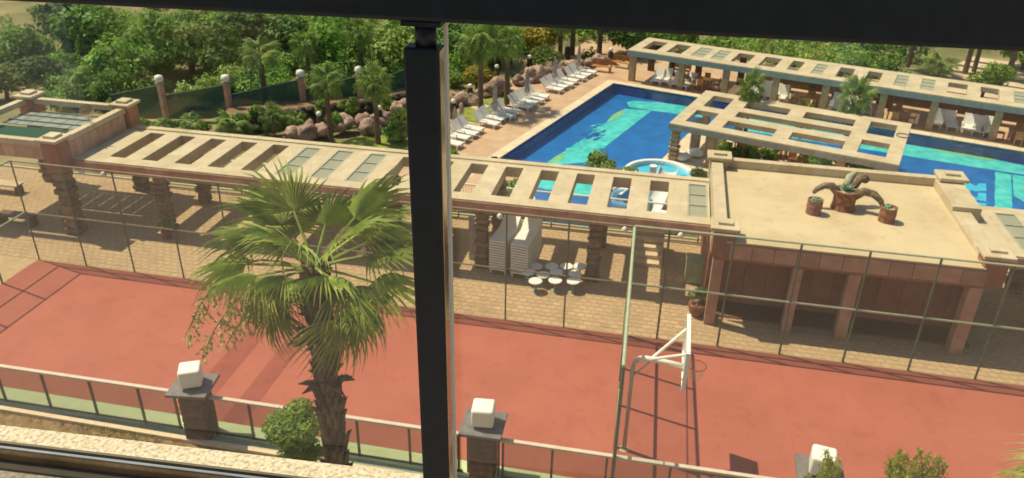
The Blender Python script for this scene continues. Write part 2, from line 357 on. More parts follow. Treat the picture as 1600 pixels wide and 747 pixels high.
# ---- pool terrace -----------------------------------------------------------------
# pool outline in the pool frame: far strip plus the leg towards the court
UL, VF = -20.75, 54.35                  # left and far water edge
VN = 42.5                               # near edge of the strip
UP0, UP1 = -12.45, 3.3                  # peninsula between the leg and the strip's near edge
pool_poly = [(UL,29.5),(UP0,33.0),(UP0,47.3),(-1.2,47.3),(-1.2,VN),(30,VN),(30,VF),(UL,VF)]
def P3(poly): return [PU(u,v) for u,v in poly]
def dk(name, poly, z0, z1, m='deck'): return struct(name, MB().prism(P3(poly), z0, z1), m)
dk('pool_deck', [(-27.5,24),(UL-.62,24),(UL-.62,VF+.62),(-27.5,VF+.62)], -2.6, DZ)
dk('pool_deck', [(-27.5,VF+.62),(30,VF+.62),(30,66),(-27.5,66)], -2.6, DZ)
dk('pool_deck', [(UP0+.4,30),(30,36),(30,VN-.45),(-.75,VN-.45),(-.75,46.85),(UP0+.4,46.85)], -2.6, DZ)
# pool basin
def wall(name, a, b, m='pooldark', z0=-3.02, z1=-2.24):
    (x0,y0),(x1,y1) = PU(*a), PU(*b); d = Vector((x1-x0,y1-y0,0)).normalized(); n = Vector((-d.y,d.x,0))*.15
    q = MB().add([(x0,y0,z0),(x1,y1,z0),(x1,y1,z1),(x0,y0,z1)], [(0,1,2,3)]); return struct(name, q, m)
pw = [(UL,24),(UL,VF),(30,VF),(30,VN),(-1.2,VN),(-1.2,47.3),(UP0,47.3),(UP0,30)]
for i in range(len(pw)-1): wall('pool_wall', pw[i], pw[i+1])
FZ = -2.98
struct('pool_floor', MB().sheet(P3([(UL,24),(30,24),(30,VF),(UL,VF)]), FZ), 'poolblue')
wpoly = [(UL,24),(UP0,24),(UP0,47.3),(-1.2,47.3),(-1.2,VN),(30,VN),(30,VF),(UL,VF)]
struct('pool_water', MB().sheet(P3(wpoly), -2.30), 'water')
# coping stones, one metre long each, all round the water
cop = []
def coping(a, b, side, w=.62):
    L_ = hypot(b[0]-a[0], b[1]-a[1]); n = max(1, int(L_/1.2)); du = ((b[0]-a[0])/L_, (b[1]-a[1])/L_); nn = (-du[1]*side, du[0]*side)
    for i in range(n):
        s0 = L_*i/n + .008; s1 = L_*(i+1)/n - .008
        p = [(a[0]+du[0]*s, a[1]+du[1]*s) for s in (s0, s1)]
        poly = [p[0], p[1], (p[1][0]+nn[0]*w, p[1][1]+nn[1]*w), (p[0][0]+nn[0]*w, p[0][1]+nn[1]*w)]
        cop.append(poly)
coping((UL,27.0),(UL,VF),1); coping((UL-.62,VF),(30,VF),1)
coping((30,VN),(-1.2,VN),1,.45); coping((-1.2,VN),(-1.2,47.3),1,.45); coping((-1.2,47.3),(UP0,47.3),1,.45); coping((UP0,47.3),(UP0,30),1,.40)
cbase = struct('pool_edge', MB().prism(P3([(UL-.6,26),(UL-.02,26),(UL-.02,VF+.6),(UL-.6,VF+.6)]), -2.6, -2.22), 'coping')
for poly in cop: part('coping_stone', MB().prism(P3(poly), -2.36, DZ+.012), 'coping', cbase)
# mosaics set in the pool floor (flat)
def mosaic(name, poly, m, dz=.006):
    if len(poly) > 2:                      # tesserae never give a ruled edge
        out = []
        for a, b in zip(poly, poly[1:]+poly[:1]):
            L_ = hypot(b[0]-a[0], b[1]-a[1]); n = max(1, min(60, int(L_/.22)))
            for i in range(n):
                f = i/n; j = 0 if i == 0 else (.02 if L_ > 1.5 else .01); out.append((a[0]+(b[0]-a[0])*f+random.uniform(-j,j), a[1]+(b[1]-a[1])*f+random.uniform(-j,j)))
        poly = out
    return struct(name, MB().sheet(P3(poly), FZ+dz), m)
mosaic('lane_mosaic', [(-18.93, 39.14), (-17.00, 40.87), (-16.88, 52.06), (-18.66, 51.46), (-18.70, 43.80), (-18.85, 40.70)], 'teal')
mosaic('lane_mosaic', [(-19.07, 52.88), (-18.77, 53.50), (-17.04, 54.13), (-15.10, 54.31), (-13.74, 54.15), (-13.26, 52.53), (-14.95, 52.28), (-18.51, 51.96)], 'teal')
mosaic('lane_mosaic', [(-11.18, 54.75), (-4.06, 55.30), (-0.50, 54.29), (2.49, 54.73), (5.96, 54.04), (8.53, 52.95), (8.44, 51.54), (5.94, 52.51), (3.73, 52.29), (-0.59, 52.11), (-10.32, 51.35)], 'teal')
mosaic('lane_mosaic', [(4.44, 52.15), (5.27, 52.09), (5.29, 44.47), (4.45, 44.23)], 'teal', .004)
mosaic('dolphin_mosaic', [(-18.70, 48.29), (-18.87, 49.72), (-18.76, 50.74), (-18.60, 51.32), (-18.30, 50.07), (-18.40, 48.92)], 'yellowgreen', .010)
mosaic('dolphin_mosaic', [(-18.92, 39.72), (-18.90, 40.79), (-18.79, 42.20), (-18.46, 41.30), (-18.41, 40.14)], 'yellowgreen', .010)
mosaic('dolphin_mosaic', [(0.67, 54.34), (1.74, 54.86), (2.83, 54.76), (3.91, 54.41), (4.67, 54.26), (3.91, 53.93), (2.51, 53.93), (1.42, 54.03)], 'yellowgreen', .010)
mosaic('dolphin_mosaic', [(5.34, 52.13), (5.93, 52.15), (7.21, 52.06), (7.07, 48.37), (5.97, 47.91), (5.37, 48.71)], 'teal', .008)
mosaic('dolphin_mosaic', [(5.76, 50.04), (6.29, 51.08), (7.15, 50.36), (7.07, 48.56), (6.23, 48.63)], 'yellowgreen', .012)
for cx_, cy_, rr, mm in ((938,199,7,'teal'),(948,195,8,'teal'),(930,204,5,'teal'),(918,209,7,'purple'),(927,213,8,'purple'),(935,208,7,'purple'),(912,216,5,'purple'),(893,236,6,'teal'),(902,231,7,'teal'),(911,225,5,'teal'),(888,243,6,'teal')):
    pass
def blot(c, r, m, dz):
    for n_ in range(9):
        a = random.uniform(0, 2*pi); d = r*random.uniform(.1,.9); cx, cy = c[0]+d*cos(a), c[1]+d*sin(a)*1.5; b = random.uniform(-.5,.9); L_ = r*random.uniform(.35,.8); w = r*random.uniform(.08,.2)
        mosaic('splash_mosaic', [(cx-L_*sin(b)*.2-w, cy-L_*cos(b)), (cx+w*.6, cy-L_*.4), (cx+L_*sin(b)*.3+w, cy+L_*cos(b)), (cx-w*.8, cy+L_*.3)], m, dz+n_*.0007)
for c_, r_, m_, z_ in (((-18.55, 47.05),.75,'teal',.013),((-18.44, 48.00),.7,'teal',.016),((-18.62, 46.15),.4,'teal',.019),
    ((-18.81, 45.34),.55,'purple',.014),((-18.29, 45.38),.75,'purple',.011),((-18.29, 46.22),.5,'purple',.017),
    ((-18.38, 41.96),.6,'teal',.014),((-18.35, 42.84),.7,'teal',.017),((-18.27, 43.53),.5,'teal',.020)): blot(c_, r_, m_, z_)
# lettering laid in light blue mosaic, read from the far side
for poly in ([(2.47, 49.54), (2.62, 49.85), (3.53, 49.12), (3.59, 49.62), (4.00, 49.82), (4.02, 48.60), (3.45, 48.26), (2.49, 48.92)], [(3.00, 47.49), (3.60, 47.36), (3.62, 48.16), (4.03, 48.30), (4.04, 47.05), (3.39, 46.95), (3.01, 47.11)], [(3.28, 46.59), (4.05, 46.76), (4.05, 46.39), (3.38, 46.18)], [(3.55, 45.63), (4.03, 45.74), (4.04, 45.29), (3.62, 45.22)], [(3.40, 44.30), (3.99, 44.38), (4.00, 43.96), (3.47, 43.82)], [(2.80, 48.48), (3.26, 48.45), (3.27, 48.10), (2.92, 48.04)]):
    mosaic('mosaic_letter', poly, 'lightblue', .009)
mosaic('lane_mosaic', [(-19.68, 37.91), (-15.19, 38.66), (-14.41, 36.55), (-18.50, 36.07)], 'teal')
# the pool's near left corner is closed by a bit of deck
struct('pool_deck', MB().prism([(-12.43, 41.88), (-9.38, 41.52), (-7.23, 38.95), (-5.80, 35.22), (-10.22, 34.15)], -3.2, DZ+.006), 'deck')
struct('pool_edge', MB().prism([(-9.49, 41.70), (-9.14, 41.79), (-6.92, 39.11), (-5.41, 35.24), (-5.75, 35.16), (-7.25, 38.85)], -3.2, DZ+.012), 'coping')
# lawns
struct('lawn', MB().sheet([(-13.54, 48.13), (-12.59, 51.11), (-11.11, 53.57), (-10.48, 52.98), (-11.58, 46.98), (-12.40, 47.40)], DZ+.03), 'grass')
struct('lawn', MB().sheet([(-19.21, 40.60), (-17.93, 42.88), (-15.82, 45.28), (-14.23, 41.43), (-16.73, 39.79)], DZ+.03), 'grass')
struct('stepping_slab', MB().prism([(-12.72, 49.82), (-12.23, 50.92), (-11.46, 50.28), (-11.99, 49.19)], DZ, DZ+.08), 'lit')
# far terraces beyond the long pergola
for k_, p_ in enumerate(([(18.49, 62.63), (26.94, 59.67), (27.34, 60.78), (19.07, 63.95)], [(19.43, 64.73), (27.64, 61.59), (28.03, 62.68), (20.29, 66.02)], [(20.73, 66.67), (28.37, 63.63), (28.76, 64.69), (21.53, 67.99)], [(21.89, 68.65), (29.16, 65.78), (29.50, 66.72), (22.70, 69.93)], [(23.00, 70.50), (29.91, 67.87), (30.27, 68.86), (23.81, 71.73)], [(24.09, 72.21), (30.64, 69.88), (31.02, 70.92), (25.05, 73.52)])):
    struct('garden_terrace', MB().prism(p_, -2.6, DZ+.05), 'lit')

# ---- pergola roofs ------------------------------------------------------------------
def slab_grid(name, parent, x0, x1, y0, y1, z0, z1, holes, m='trav'):
    # slab with rectangular openings, tiled as abutting strips
    xs_ = sorted({x0, x1} | {h[0] for h in holes} | {h[1] for h in holes})
    ys_ = sorted({y0, y1} | {h[2] for h in holes} | {h[3] for h in holes})
    solid = {}
    for i in range(len(xs_)-1):
        for j in range(len(ys_)-1):
            cx = (xs_[i]+xs_[i+1])/2; cy = (ys_[j]+ys_[j+1])/2
            solid[i,j] = not any(h[0] < cx < h[1] and h[2] < cy < h[3] for h in holes)
    q = MB()
    vi = {}
    def V_(x, y, z):
        k = (round(x,4), round(y,4), z)
        if k not in vi: vi[k] = len(q.v); q.v.append((x, y, z))
        return vi[k]
    for (i, j), s_ in solid.items():
        if not s_: continue
        a, b, c, d = xs_[i], xs_[i+1], ys_[j], ys_[j+1]
        q.f.append((V_(a,c,z1),V_(b,c,z1),V_(b,d,z1),V_(a,d,z1))); q.f.append((V_(a,d,z0),V_(b,d,z0),V_(b,c,z0),V_(a,c,z0)))
        if not solid.get((i-1,j)): q.f.append((V_(a,d,z0),V_(a,c,z0),V_(a,c,z1),V_(a,d,z1)))
        if not solid.get((i+1,j)): q.f.append((V_(b,c,z0),V_(b,d,z0),V_(b,d,z1),V_(b,c,z1)))
        if not solid.get((i,j-1)): q.f.append((V_(a,c,z0),V_(b,c,z0),V_(b,c,z1),V_(a,c,z1)))
        if not solid.get((i,j+1)): q.f.append((V_(b,d,z0),V_(a,d,z0),V_(a,d,z1),V_(b,d,z1)))
    return part(name, q, m, parent)
def column(parent, x, y, w, z0, z1, m='colstone', stones=0, rz=0.0):
    q = MB().box(-w/2, w/2, -w/2, w/2, 0, z1-z0); c = part('column', q, m, parent, (x, y, z0), rz)
    if stones:
        for k in range(stones):
            zc = (z1-z0)*(k+.5)/stones; e = w/2 + random.uniform(.02,.09)
            h = (z1-z0)/stones*random.uniform(.25,.38)
            o = part('stone', MB().box(-e, e, -e, e, -h, h), m, c, (random.uniform(-.02,.02), random.uniform(-.02,.02), zc), random.uniform(-.05,.05))
            bevel(o, .02, 1)
    return c
def roof_light(parent, x0, x1, y0, y1, z, n=3):
    g = part('roof_light', MB().box(x0+.03, x1-.03, y0+.03, y1-.03, z-.05, z-.03), 'skyglass', parent)
    for i in range(n+1):
        yy = y0 + (y1-y0)*i/n; part('glazing_bar', MB().box(x0, x1, yy-.03, yy+.03, z-.07, z+.008), 'grey', g)
    for xx in (x0+.03, x1-.03): part('glazing_bar', MB().box(xx-.025, xx+.025, y0+.03, y1-.03, z-.068, z+.004), 'grey', g)
PZ = 3.0
perg = thing('pergola', 'long sand coloured stone pergola roof with a row of slots behind the red court', 'pergola')
slots = [(1.17-1.392*k, 1.17-1.392*k+.69) for k in range(17)]
slab_grid('roof_slab', perg, -22.28, 1.93, 24.95, 28.80, PZ-.42, PZ, [(a,b,25.52,28.26) for a,b in slots])
part('roof_edge_moulding', MB().box(-22.28, 1.93, 28.56, 28.86, PZ+.004, PZ+.05), 'trav', perg)
for k in (0, 9, 10, 11): roof_light(perg, slots[k][0], slots[k][1], 25.52, 28.26, PZ)
x = -22.28; i = 0
while x < 1.9:
    w = min(1.02, 1.93-x); part('tile', MB().box(x+.008, x+w-.008, 24.905+random.uniform(0,.006), 24.948, PZ-.43, PZ-.055), 'pinktile', perg); x += 1.02
for cx in (-19.1,-14.8,-10.45,-6.1,-1.95):
    column(perg, cx, 25.55, .36, 0, PZ-.42, 'colstone', 11); column(perg, cx, 28.25, .36, 0, PZ-.42, 'colstone', 6)
# right-hand continuation of the pergola beyond the flat-roofed building
perg2 = thing('pergola', 'sand coloured stone pergola with roof lights at the right edge beside the flat roofed building', 'pergola')
s2 = [(11.75+1.392*k, 11.75+1.392*k+.69) for k in range(6)]
slab_grid('roof_slab', perg2, 10.70, 20.5, 24.95, 28.80, PZ-.42, PZ, [(a,b,25.52,28.26) for a,b in s2])
for a, b in s2: roof_light(perg2, a, b, 25.52, 28.26, PZ)
x = 10.7
while x < 20.4: part('tile', MB().box(x+.008, x+1.01, 24.905, 24.948, PZ-.43, PZ-.055), 'pinktile', perg2); x += 1.02
for cx in (13.2, 16.4, 19.6): column(perg2, cx, 25.55, .46, 0, PZ-.42, 'colstone', 7); column(perg2, cx, 28.25, .46, 0, PZ-.42, 'colstone', 4)

# far pergola (pool frame)
def pthing(name, label, cat, u=0, v=0, z=0, group=None):
    x, y = PU(u, v); return thing(name, label, cat, (x, y, z), RZ, group)
fz = .19; k19 = 1.1944
fp = pthing('pergola', 'long pale stone pergola along the far side of the pool', 'pergola')
fs_ = [(-16.25,-15.3,0),(-14.7,-13.77,0),(-13.2,-12.38,1),(-12.0,-11.26,1),(-10.77,-9.8,0),(-9.17,-8.21,0),(-7.56,-6.9,2),(-6.22,-5.59,1),(-4.9,-4.1,0),(-3.38,-2.62,0),(-1.9,-1.25,1),(-.59,.1,1),(.73,1.68,0),(2.3,3.19,0),(3.85,4.6,1),(5.3,6.1,1),(6.8,7.6,0),(8.3,9.1,0)]
fs_ = [(a*k19, b*k19, g) for a, b, g in fs_]
V0, V1 = 55.15, 59.55
slab_grid('roof_slab', fp, -20.15, 12.5, V0, V1, fz-.30, fz, [(a,b,V0+.95,V1-.85) for a,b,g in fs_])
part('grey_fascia', MB().box(-20.17, 12.52, V0-.03, V0-.004, fz-.42, fz-.06), 'grey', fp)
for a, b, g in fs_:
    if g: roof_light(fp, a, b, V0+.95, V1-.85 if g == 1 else V0+1.6, fz, 3)
for u in (-19.85,-16.1,-12.9,-9.45,-6.2,-2.6,.4,4.0,7.6,11.2):
    column(fp, u, V0+.55, .42, DZ, fz-.30, 'colbrown'); column(fp, u+.3, V1-.5, .42, DZ, fz-.30, 'darkbrick')
# centre pergola over the pool
cp = pthing('pergola', 'pale stone grid pergola standing over the middle of the pool', 'pergola')
def sc_(a, f=1.1848): return a*f
H_ = [(-9.78,-8.73,38.25,40.2),(-9.85,-8.76,35.6,37.5),(-7.98,-5.86,39.0,40.05),(-5.13,-2.83,39.0,40.05),(-8.0,-2.78,37.45,38.3),(-8.1,-5.82,35.62,36.72),(-5.12,-2.82,35.62,36.72),(-2.17,-1.0,38.35,40.25),(-2.2,-1.03,35.6,37.4)]
slab_grid('roof_slab', cp, sc_(-10.41), sc_(-.44), sc_(34.93), sc_(40.9), fz-.28, fz, [tuple(sc_(t) for t in h) for h in H_])
part('grey_fascia', MB().box(sc_(-10.41)-.01, sc_(-.44)+.01, sc_(34.93)-.03, sc_(34.93)-.004, fz-.36, fz-.05), 'grey', cp)
for u in (-12.0,-9.9,-3.2,-.85):
    for v in (41.75, 48.1): column(cp, u, v, .40, DZ-(1.2 if v > 47.2 else 0), fz-.28, 'colbrown', 8 if (u < -11 and v < 43) else 0)
rg = MB(); rg.tube([(.33*cos(2*pi*k/28), .33*sin(2*pi*k/28), 0) for k in range(29)], .025, 6)
o = link('wire_ring', rg.mesh('wire_ring','bronze'), None, (*(12.75, 44.21), fz+.03)); tag(o, 'thin dark wire ring lying on the right end of the grid pergola roof', 'ring')

# ---- flat-roofed building ------------------------------------------------------------
bx0, bx1, by0, by1 = 1.98, 10.66, 23.42, 30.05
bld = thing('flat_roofed_building', 'flat roofed poolside building with sand coloured roof and pinkish tiled front', 'building')
part('roof', MB().box(bx0+.3, bx1-.5, by0+.03, by1-.3, 3.0, 3.2), 'roofcoat', bld)
pr = part('parapet', MB().box(bx0, bx1, by1-.32, by1, 2.5, 3.52), 'trav', bld)
part('parapet', MB().box(bx0, bx0+.42, by0+.5, by1-.32, 2.5, 3.50), 'trav', bld)
part('parapet', MB().box(bx1-.62, bx1-.02, by0+.5, 27.3, 2.5, 3.34), 'trav', bld)
part('parapet', MB().box(bx1-.62, bx1+.30, 27.3, by1-.32, 2.5, 3.50), 'trav', bld)
part('roof_lip', MB().box(bx0+.42, bx1-.62, by0-.03, by0+.03, 3.16, 3.22), 'roofcoat', bld)
for cx, cy, w in ((bx0+.32, by0+.32, .46), (bx0+.3, by1-.2, .46), (bx1-.05, by1-.2, .5), (bx1-.35, by0+.32, .46)):
    c = part('corner_cap', MB().box(-w, w, -w*.9, w*.9, 0, .14), 'trav', bld, (cx, cy, 3.54)); bevel(c, .03)
    part('cap_plate', MB().box(-w*.5, w*.5, -w*.3, w*.3, .142, .22), 'trav', c)
    part('corner_pier', MB().box(-w*.72, w*.72, -w*.72, w*.72, 0, .9), 'redtile' if cy < 25 else 'trav', bld, (cx, cy+.03, 2.64))
x = bx0+.55
for i in range(11):
    w = (bx1-1.0-bx0-.1)/11 ; x = bx0+.55+i*w
    part('tile', MB().box(x+.01, x+w-.01, by0-.035+random.uniform(0,.012), by0+.03, 2.62, 3.12), 'pinktile', bld)
part('lintel', MB().box(bx0+.2, bx1-.4, by0+.035, by0+.4, 2.5, 2.99), 'redtile', bld)
for cx, w in ((2.24,.34),(4.72,.30),(6.44,.36),(9.96,.40)):
    c = part('column', MB().box(-w/2, w/2, 0, w, 0, 2.5), 'pinktile', bld, (cx, by0+.02, 0))
part('back_wall', MB().box(bx0+.1, bx1-.1, 26.2, 26.4, 0, 2.99), 'redtile', bld)
part('side_wall', MB().box(bx0+.02, bx0+.3, 24.4, 29.9, 0, 2.49), 'redtile', bld); part('side_wall', MB().box(bx1-.35, bx1-.06, 26.0, 29.9, 0, 2.49), 'redtile', bld)
part('floor_slab', MB().box(bx0+.1, bx1-.1, 24.0, 26.2, .0, .05), 'darkwood', bld)
x = bx0+.5
for i in range(11):
    part('wall_panel', MB().box(x, x+.68, by0+.52, by0+.56, .7, 2.49), 'panelred', bld); x += .70
part('counter', MB().box(3.4, 9.6, 25.0, 25.6, .05, .95), 'darkbrick', bld); part('counter_top', MB().box(3.3, 9.7, 24.9, 25.7, .952, 1.02), 'darkwood', bld)

# ---- left terrace pavilion ------------------------------------------------------------
lp = thing('roof_terrace_pavilion', 'stone pavilion with raised corner caps and an open roof at the left edge', 'pavilion')
lx0, lx1, ly0, ly1, lz = -27.2, -22.32, 24.45, 28.75, 3.9
part('parapet', MB().box(lx0, lx1-.3, ly0-.15, ly0+.12, lz-.22, lz), 'trav', lp); part('parapet', MB().box(lx0, lx1-.3, ly1-.12, ly1+.15, lz-.22, lz), 'trav', lp)
part('parapet', MB().box(lx1-.28, lx1+.02, ly0+.2, ly1-.2, lz-.22, lz), 'trav', lp); part('parapet', MB().box(lx0-.15, lx0+.15, ly0+.2, ly1-.2, lz-.22, lz), 'trav', lp)
for cx, cy in ((lx1-.2, ly0+.05), (lx1-.2, ly1+.1), (lx0+.05, ly1+.1), (lx0+.05, ly0+.05)):
    c = part('corner_cap', MB().box(-.46,.46,-.46,.46,0,.12), 'trav', lp, (cx, cy, lz+.03)); bevel(c, .03)
    part('cap_plate', MB().box(-.24,.24,-.24,.24,.122,.22), 'trav', c)
    part('corner_pier', MB().box(-.34,.34,-.34,.34,0,1.22), 'redtile', lp, (cx, cy, lz-1.2)); column(lp, cx, cy, .46, 0, lz-1.2, 'colstone', 8)
for i in range(8): part('tile', MB().box(lx1-.02, lx1+.03, ly0+.42+i*.435, ly0+.42+i*.435+.42, lz-.98, lz-.235), 'pinktile', lp)
for i in range(8): part('tile', MB().box(lx0+.4+i*.52, lx0+.4+i*.52+.505, ly0-.13, ly0-.08, lz-.75, lz-.225), 'pinktile', lp)
part('beam', MB().box(lx0+.3, lx1-.3, ly0-.08, ly0+.1, lz-.78, lz-.225), 'redtile', lp); part('beam', MB().box(lx1-.2, lx1-.03, ly0+.3, ly1-.3, lz-1.0, lz-.225), 'redtile', lp)
for i in range(7):
    part('roof_sheet', MB().box(lx0+.2+i*.62, lx0+.78+i*.62, 26.9, ly1-.2, lz-.52, lz-.49), 'roofsheet', lp)
for yy in (27.3, 27.9, 28.4): part('batten', MB().box(lx0+.2, lx1-.4, yy-.03, yy+.03, lz-.486, lz-.45), 'bronze', lp)
part('shade_net', MB().box(lx0+.2, lx1-.3, ly0+.25, 26.85, lz-.60, lz-.58), 'greennet', lp)
ww = part('cream_beam', MB().box(-.55,.55,-.12,.12,0,.2), 'trav', lp, (*(-24.67, 27.09), 3.2), -.1)
dish = thing('satellite_dish', 'small round satellite dish on the pavilion parapet', 'satellite dish', (*(-22.60, 26.68), 3.9))
part('mast', MB().tube([(0,0,0),(0,0,.28)], .03, 8), 'grip', dish)
q = MB().lathe([(.02,0),(.11,.01),(.20,.03),(.28,.06)], 20, cap=False); dd = part('reflector', q, 'colbrown', dish, (0,0,.45)); dd.rotation_euler = (radians(65), 0, radians(20))
part('receiver', MB().box(-.04,.04,-.04,.04,-.04,.04), 'darkwood', dish, (.06,-.22,.52))

# ================================================================ FENCES
FY, FH = 22.20, 4.0
def run_posts(parent, p0, p1, n, h, r=.035, m='fencepost', mid=None, railm='fencerail', skip=()):
    for i in range(n+1):
        if i in skip: continue
        x = p0[0] + (p1[0]-p0[0])*i/n; y = p0[1] + (p1[1]-p0[1])*i/n
        part('post', MB().tube([(x,y,0),(x,y,h)], r, 8), m, parent)
    for z in ([h] + (mid or [])):
        part('rail', MB().tube([(p0[0],p0[1],z),(p1[0],p1[1],z)], r*1.0, 8), railm if z == h else railm, parent)
fb = thing('court_fence', 'tall green steel and wire fence along the back of the left court', 'fence')
run_posts(fb, (-22.40,FY), (-.53,FY), 11, FH, r=.028, mid=[1.97], railm='railtan')
part('wire_net', MB().add([(-22.4,FY,.02),(-.55,FY,.02),(-.55,FY,FH),(-22.4,FY,FH)], [(0,1,2,3)]), 'wire', fb)
fr_ = thing('court_fence', 'tall green steel and wire fence in front of the flat roofed building', 'fence')
run_posts(fr_, (.56,FY+.03), (19.9,FY+.03), 10, FH, mid=[1.95])
part('rail', MB().tube([(-.5,FY+.03,FH),(.56,FY+.03,FH)], .035, 8), 'fencerail', fr_); part('rail', MB().tube([(-.5,FY+.03,1.95),(.56,FY+.03,1.95)], .035, 8), 'fencerail', fr_)
part('wire_net', MB().add([(-.5,FY+.03,.02),(19.9,FY+.03,.02),(19.9,FY+.03,FH),(-.5,FY+.03,FH)], [(0,1,2,3)]), 'wire', fr_)
fl = thing('court_fence', 'tall wire fence closing the left end of the red court', 'fence')
run_posts(fl, (-22.44,15.1), (-22.44,20.4), 3, FH, mid=[1.97])
part('rail', MB().tube([(-22.44,20.4,FH),(-22.44,22.17,FH)], .035, 8), 'fencerail', fl); part('rail', MB().tube([(-22.44,20.4,1.97),(-22.44,22.17,1.97)], .035, 8), 'fencerail', fl)
part('wire_net', MB().add([(-22.44,15.1,.02),(-22.44,22.17,.02),(-22.44,22.17,FH),(-22.44,15.1,FH)], [(0,1,2,3)]), 'wire', fl)
fd = thing('court_fence', 'tall fence dividing the two courts, seen end on beside the basketball hoop', 'fence')
run_posts(fd, (-.28,15.0), (-.50,22.12), 4, FH, r=.045, mid=[1.97])
part('wire_net', MB().add([(-.28,15.0,.02),(-.50,22.12,.02),(-.50,22.12,FH),(-.28,15.0,FH)], [(0,1,2,3)]), 'wire', fd)
# gathered net hanging along the divider
part('tension_cable', MB().tube([(-.34,15.05,3.55),(-.44,22.0,3.55)], .02, 6), 'black', fd)

# low front fence: posts, rail and mesh panels between brick lamp pillars
def low_fence(label, x0, x1, xs_, slope=0.03):
    f = thing('low_fence', label, 'fence')
    yy = lambda x: 14.86 + (x+17)*.010
    part('handrail', MB().bar((x0, yy(x0), 1.27), (x1, yy(x1), 1.27), .11, .06), 'handrail', f)
    part('bottom_rail', MB().bar((x0, yy(x0), .05), (x1, yy(x1), .05), .04, .04), 'bronze', f)
    ends = [x0] + xs_ + [x1]
    for x in xs_: part('post', MB().bar((x, yy(x), 0), (x, yy(x), 1.24), .055, .055), 'bronze', f)
    for a, b in zip(ends[:-1], ends[1:]):
        part('panel', MB().add([(a+.03,yy(a)+.01,.08),(b-.03,yy(b)+.01,.08),(b-.03,yy(b)+.01,1.23),(a+.03,yy(a)+.01,1.23)], [(0,1,2,3)]), 'tintnet', f)
low_fence('low mesh fence with pale handrail left of the first lamp pillar', -21.9, -12.0, [-20.44,-18.98,-17.52,-16.07,-14.6,-13.13,-12.06])
low_fence('low mesh fence with pale handrail between the palm side pillar and the middle pillar', -11.0, -4.1, [-10.94,-9.9,-8.41,-6.9,-5.5,-4.2])
low_fence('low mesh fence with pale handrail right of the middle lamp pillar', -3.1, 3.9, [-3.05,-1.80,-.45,1.08,2.55])
low_fence('low mesh fence with pale handrail at the lower right corner', 5.1, 12.0, [5.2,6.7,8.2,9.7,11.2])
def lamp_pillar(x, y, label, lab2, rz, lampz=.0):
    t = thing('lamp_pillar', label, 'pillar', (x, y, 0), rz*.3, 'brick pillars along the front fence')
    body = part('brick_body', MB().box(-.30,.30,-.30,.30,0,1.62), 'darkbrick', t)
    for k in range(8): part('brick_course', MB().box(-.312,.312,-.312,.312,.06+k*.2,.06+k*.2+.15), 'darkbrick', body)
    for sx in (-.40,.40): part('side_post', MB().bar((sx,.0,0),(sx,.0,1.25),.05,.05), 'bronze', t)
    c = part('slate_cap', MB().box(-.53,.53,-.50,.50,1.62,1.71), 'slate', t); bevel(c, .015)
    l = link('cube_lamp', MB().lathe([(.14,0),(.15,.03)], 12).mesh('cube_lamp', 'slate'), None, (x, y, 1.715), rz)
    l2 = tag(l, lab2, 'lamp', 'white cube lamps on the front pillars')
    q = MB().box(-.275,.275,-.275,.275,.05,.57); part('collar', MB().box(-.2,.2,-.2,.2,.005,.048), 'bronze', l); o = part('globe', q, 'lampwhite', l); bevel(o, .07, 4)
    for p in o.data.polygons: p.use_smooth = True
    return t
lamp_pillar(-11.35, 14.82, 'dark red brick pillar with slate cap left of the palm trunk', 'white cube lamp touched by a palm frond, left of the palm trunk', .45)
lamp_pillar(-3.56, 15.02, 'dark brick pillar with slate cap just right of the black balcony post', 'white rounded cube lamp just right of the black balcony post', .1)
lamp_pillar(4.45, 15.10, 'dark brick pillar with slate cap half hidden at the bottom right', 'white rounded cube lamp behind green twigs at the bottom right', -.15)

# ================================================================ BASKETBALL HOOP
hp = thing('basketball_hoop', 'white goose neck basketball hoop beside the dividing fence', 'basketball hoop', (-.08, 16.74, 0))
part('pole', MB().tube([(0,0,0),(0,0,2.7),(.03,0,2.9),(.12,0,3.02),(.24,0,3.06)], .058, 12), 'grip', hp, smooth=True)
part('arm', MB().tube([(.12,0,3.02),(.24,0,3.07),(.7,0,3.04),(1.22,0,2.98)], .07, 12), 'whitepaint', hp, smooth=True)
part('brace', MB().tube([(0,0,2.45),(.42,0,3.0)], .025, 8), 'grip', hp)
for y_, z_ in ((-.55,3.72),(.55,3.72)): part('strut', MB().tube([(.42,0,3.06),(1.22,y_,z_)], .04, 8), 'whitepaint', hp)
bb = part('backboard', MB().box(1.24,1.28,-.85,.85,2.87,3.95), 'whitepaint', hp)
for yy in (-.87,.83): part('board_edge', MB().box(1.20,1.30,yy,yy+.05,2.85,3.97), 'white', bb)
for zz in (2.84,3.95): part('board_edge', MB().box(1.205,1.295,-.82,.82,zz,zz+.035), 'white', bb)
part('target_square', MB().box(1.282,1.286,-.3,.3,3.15,3.6), 'orange', bb)
rim = part('rim', MB().tube([(1.56+.23*cos(2*pi*k/24), .23*sin(2*pi*k/24), 3.05) for k in range(25)], .012, 6), 'orange', hp)
part('bracket', MB().box(1.28,1.36,-.07,.07,2.99,3.09), 'orange', rim)
nm = MB()
for k in range(12):
    a = 2*pi*k/12
    for da in (.26, -.26): nm.tube([(1.56+.22*cos(a), .22*sin(a), 3.04), (1.56+.15*cos(a+da), .15*sin(a+da), 2.8), (1.56+.12*cos(a), .12*sin(a), 2.62)], .004, 3, False)
part('net', nm, 'whitepaint', rim)
part('base_plate', MB().lathe([(.14,0),(.14,.03),(.09,.06)], 12), 'lit', hp)

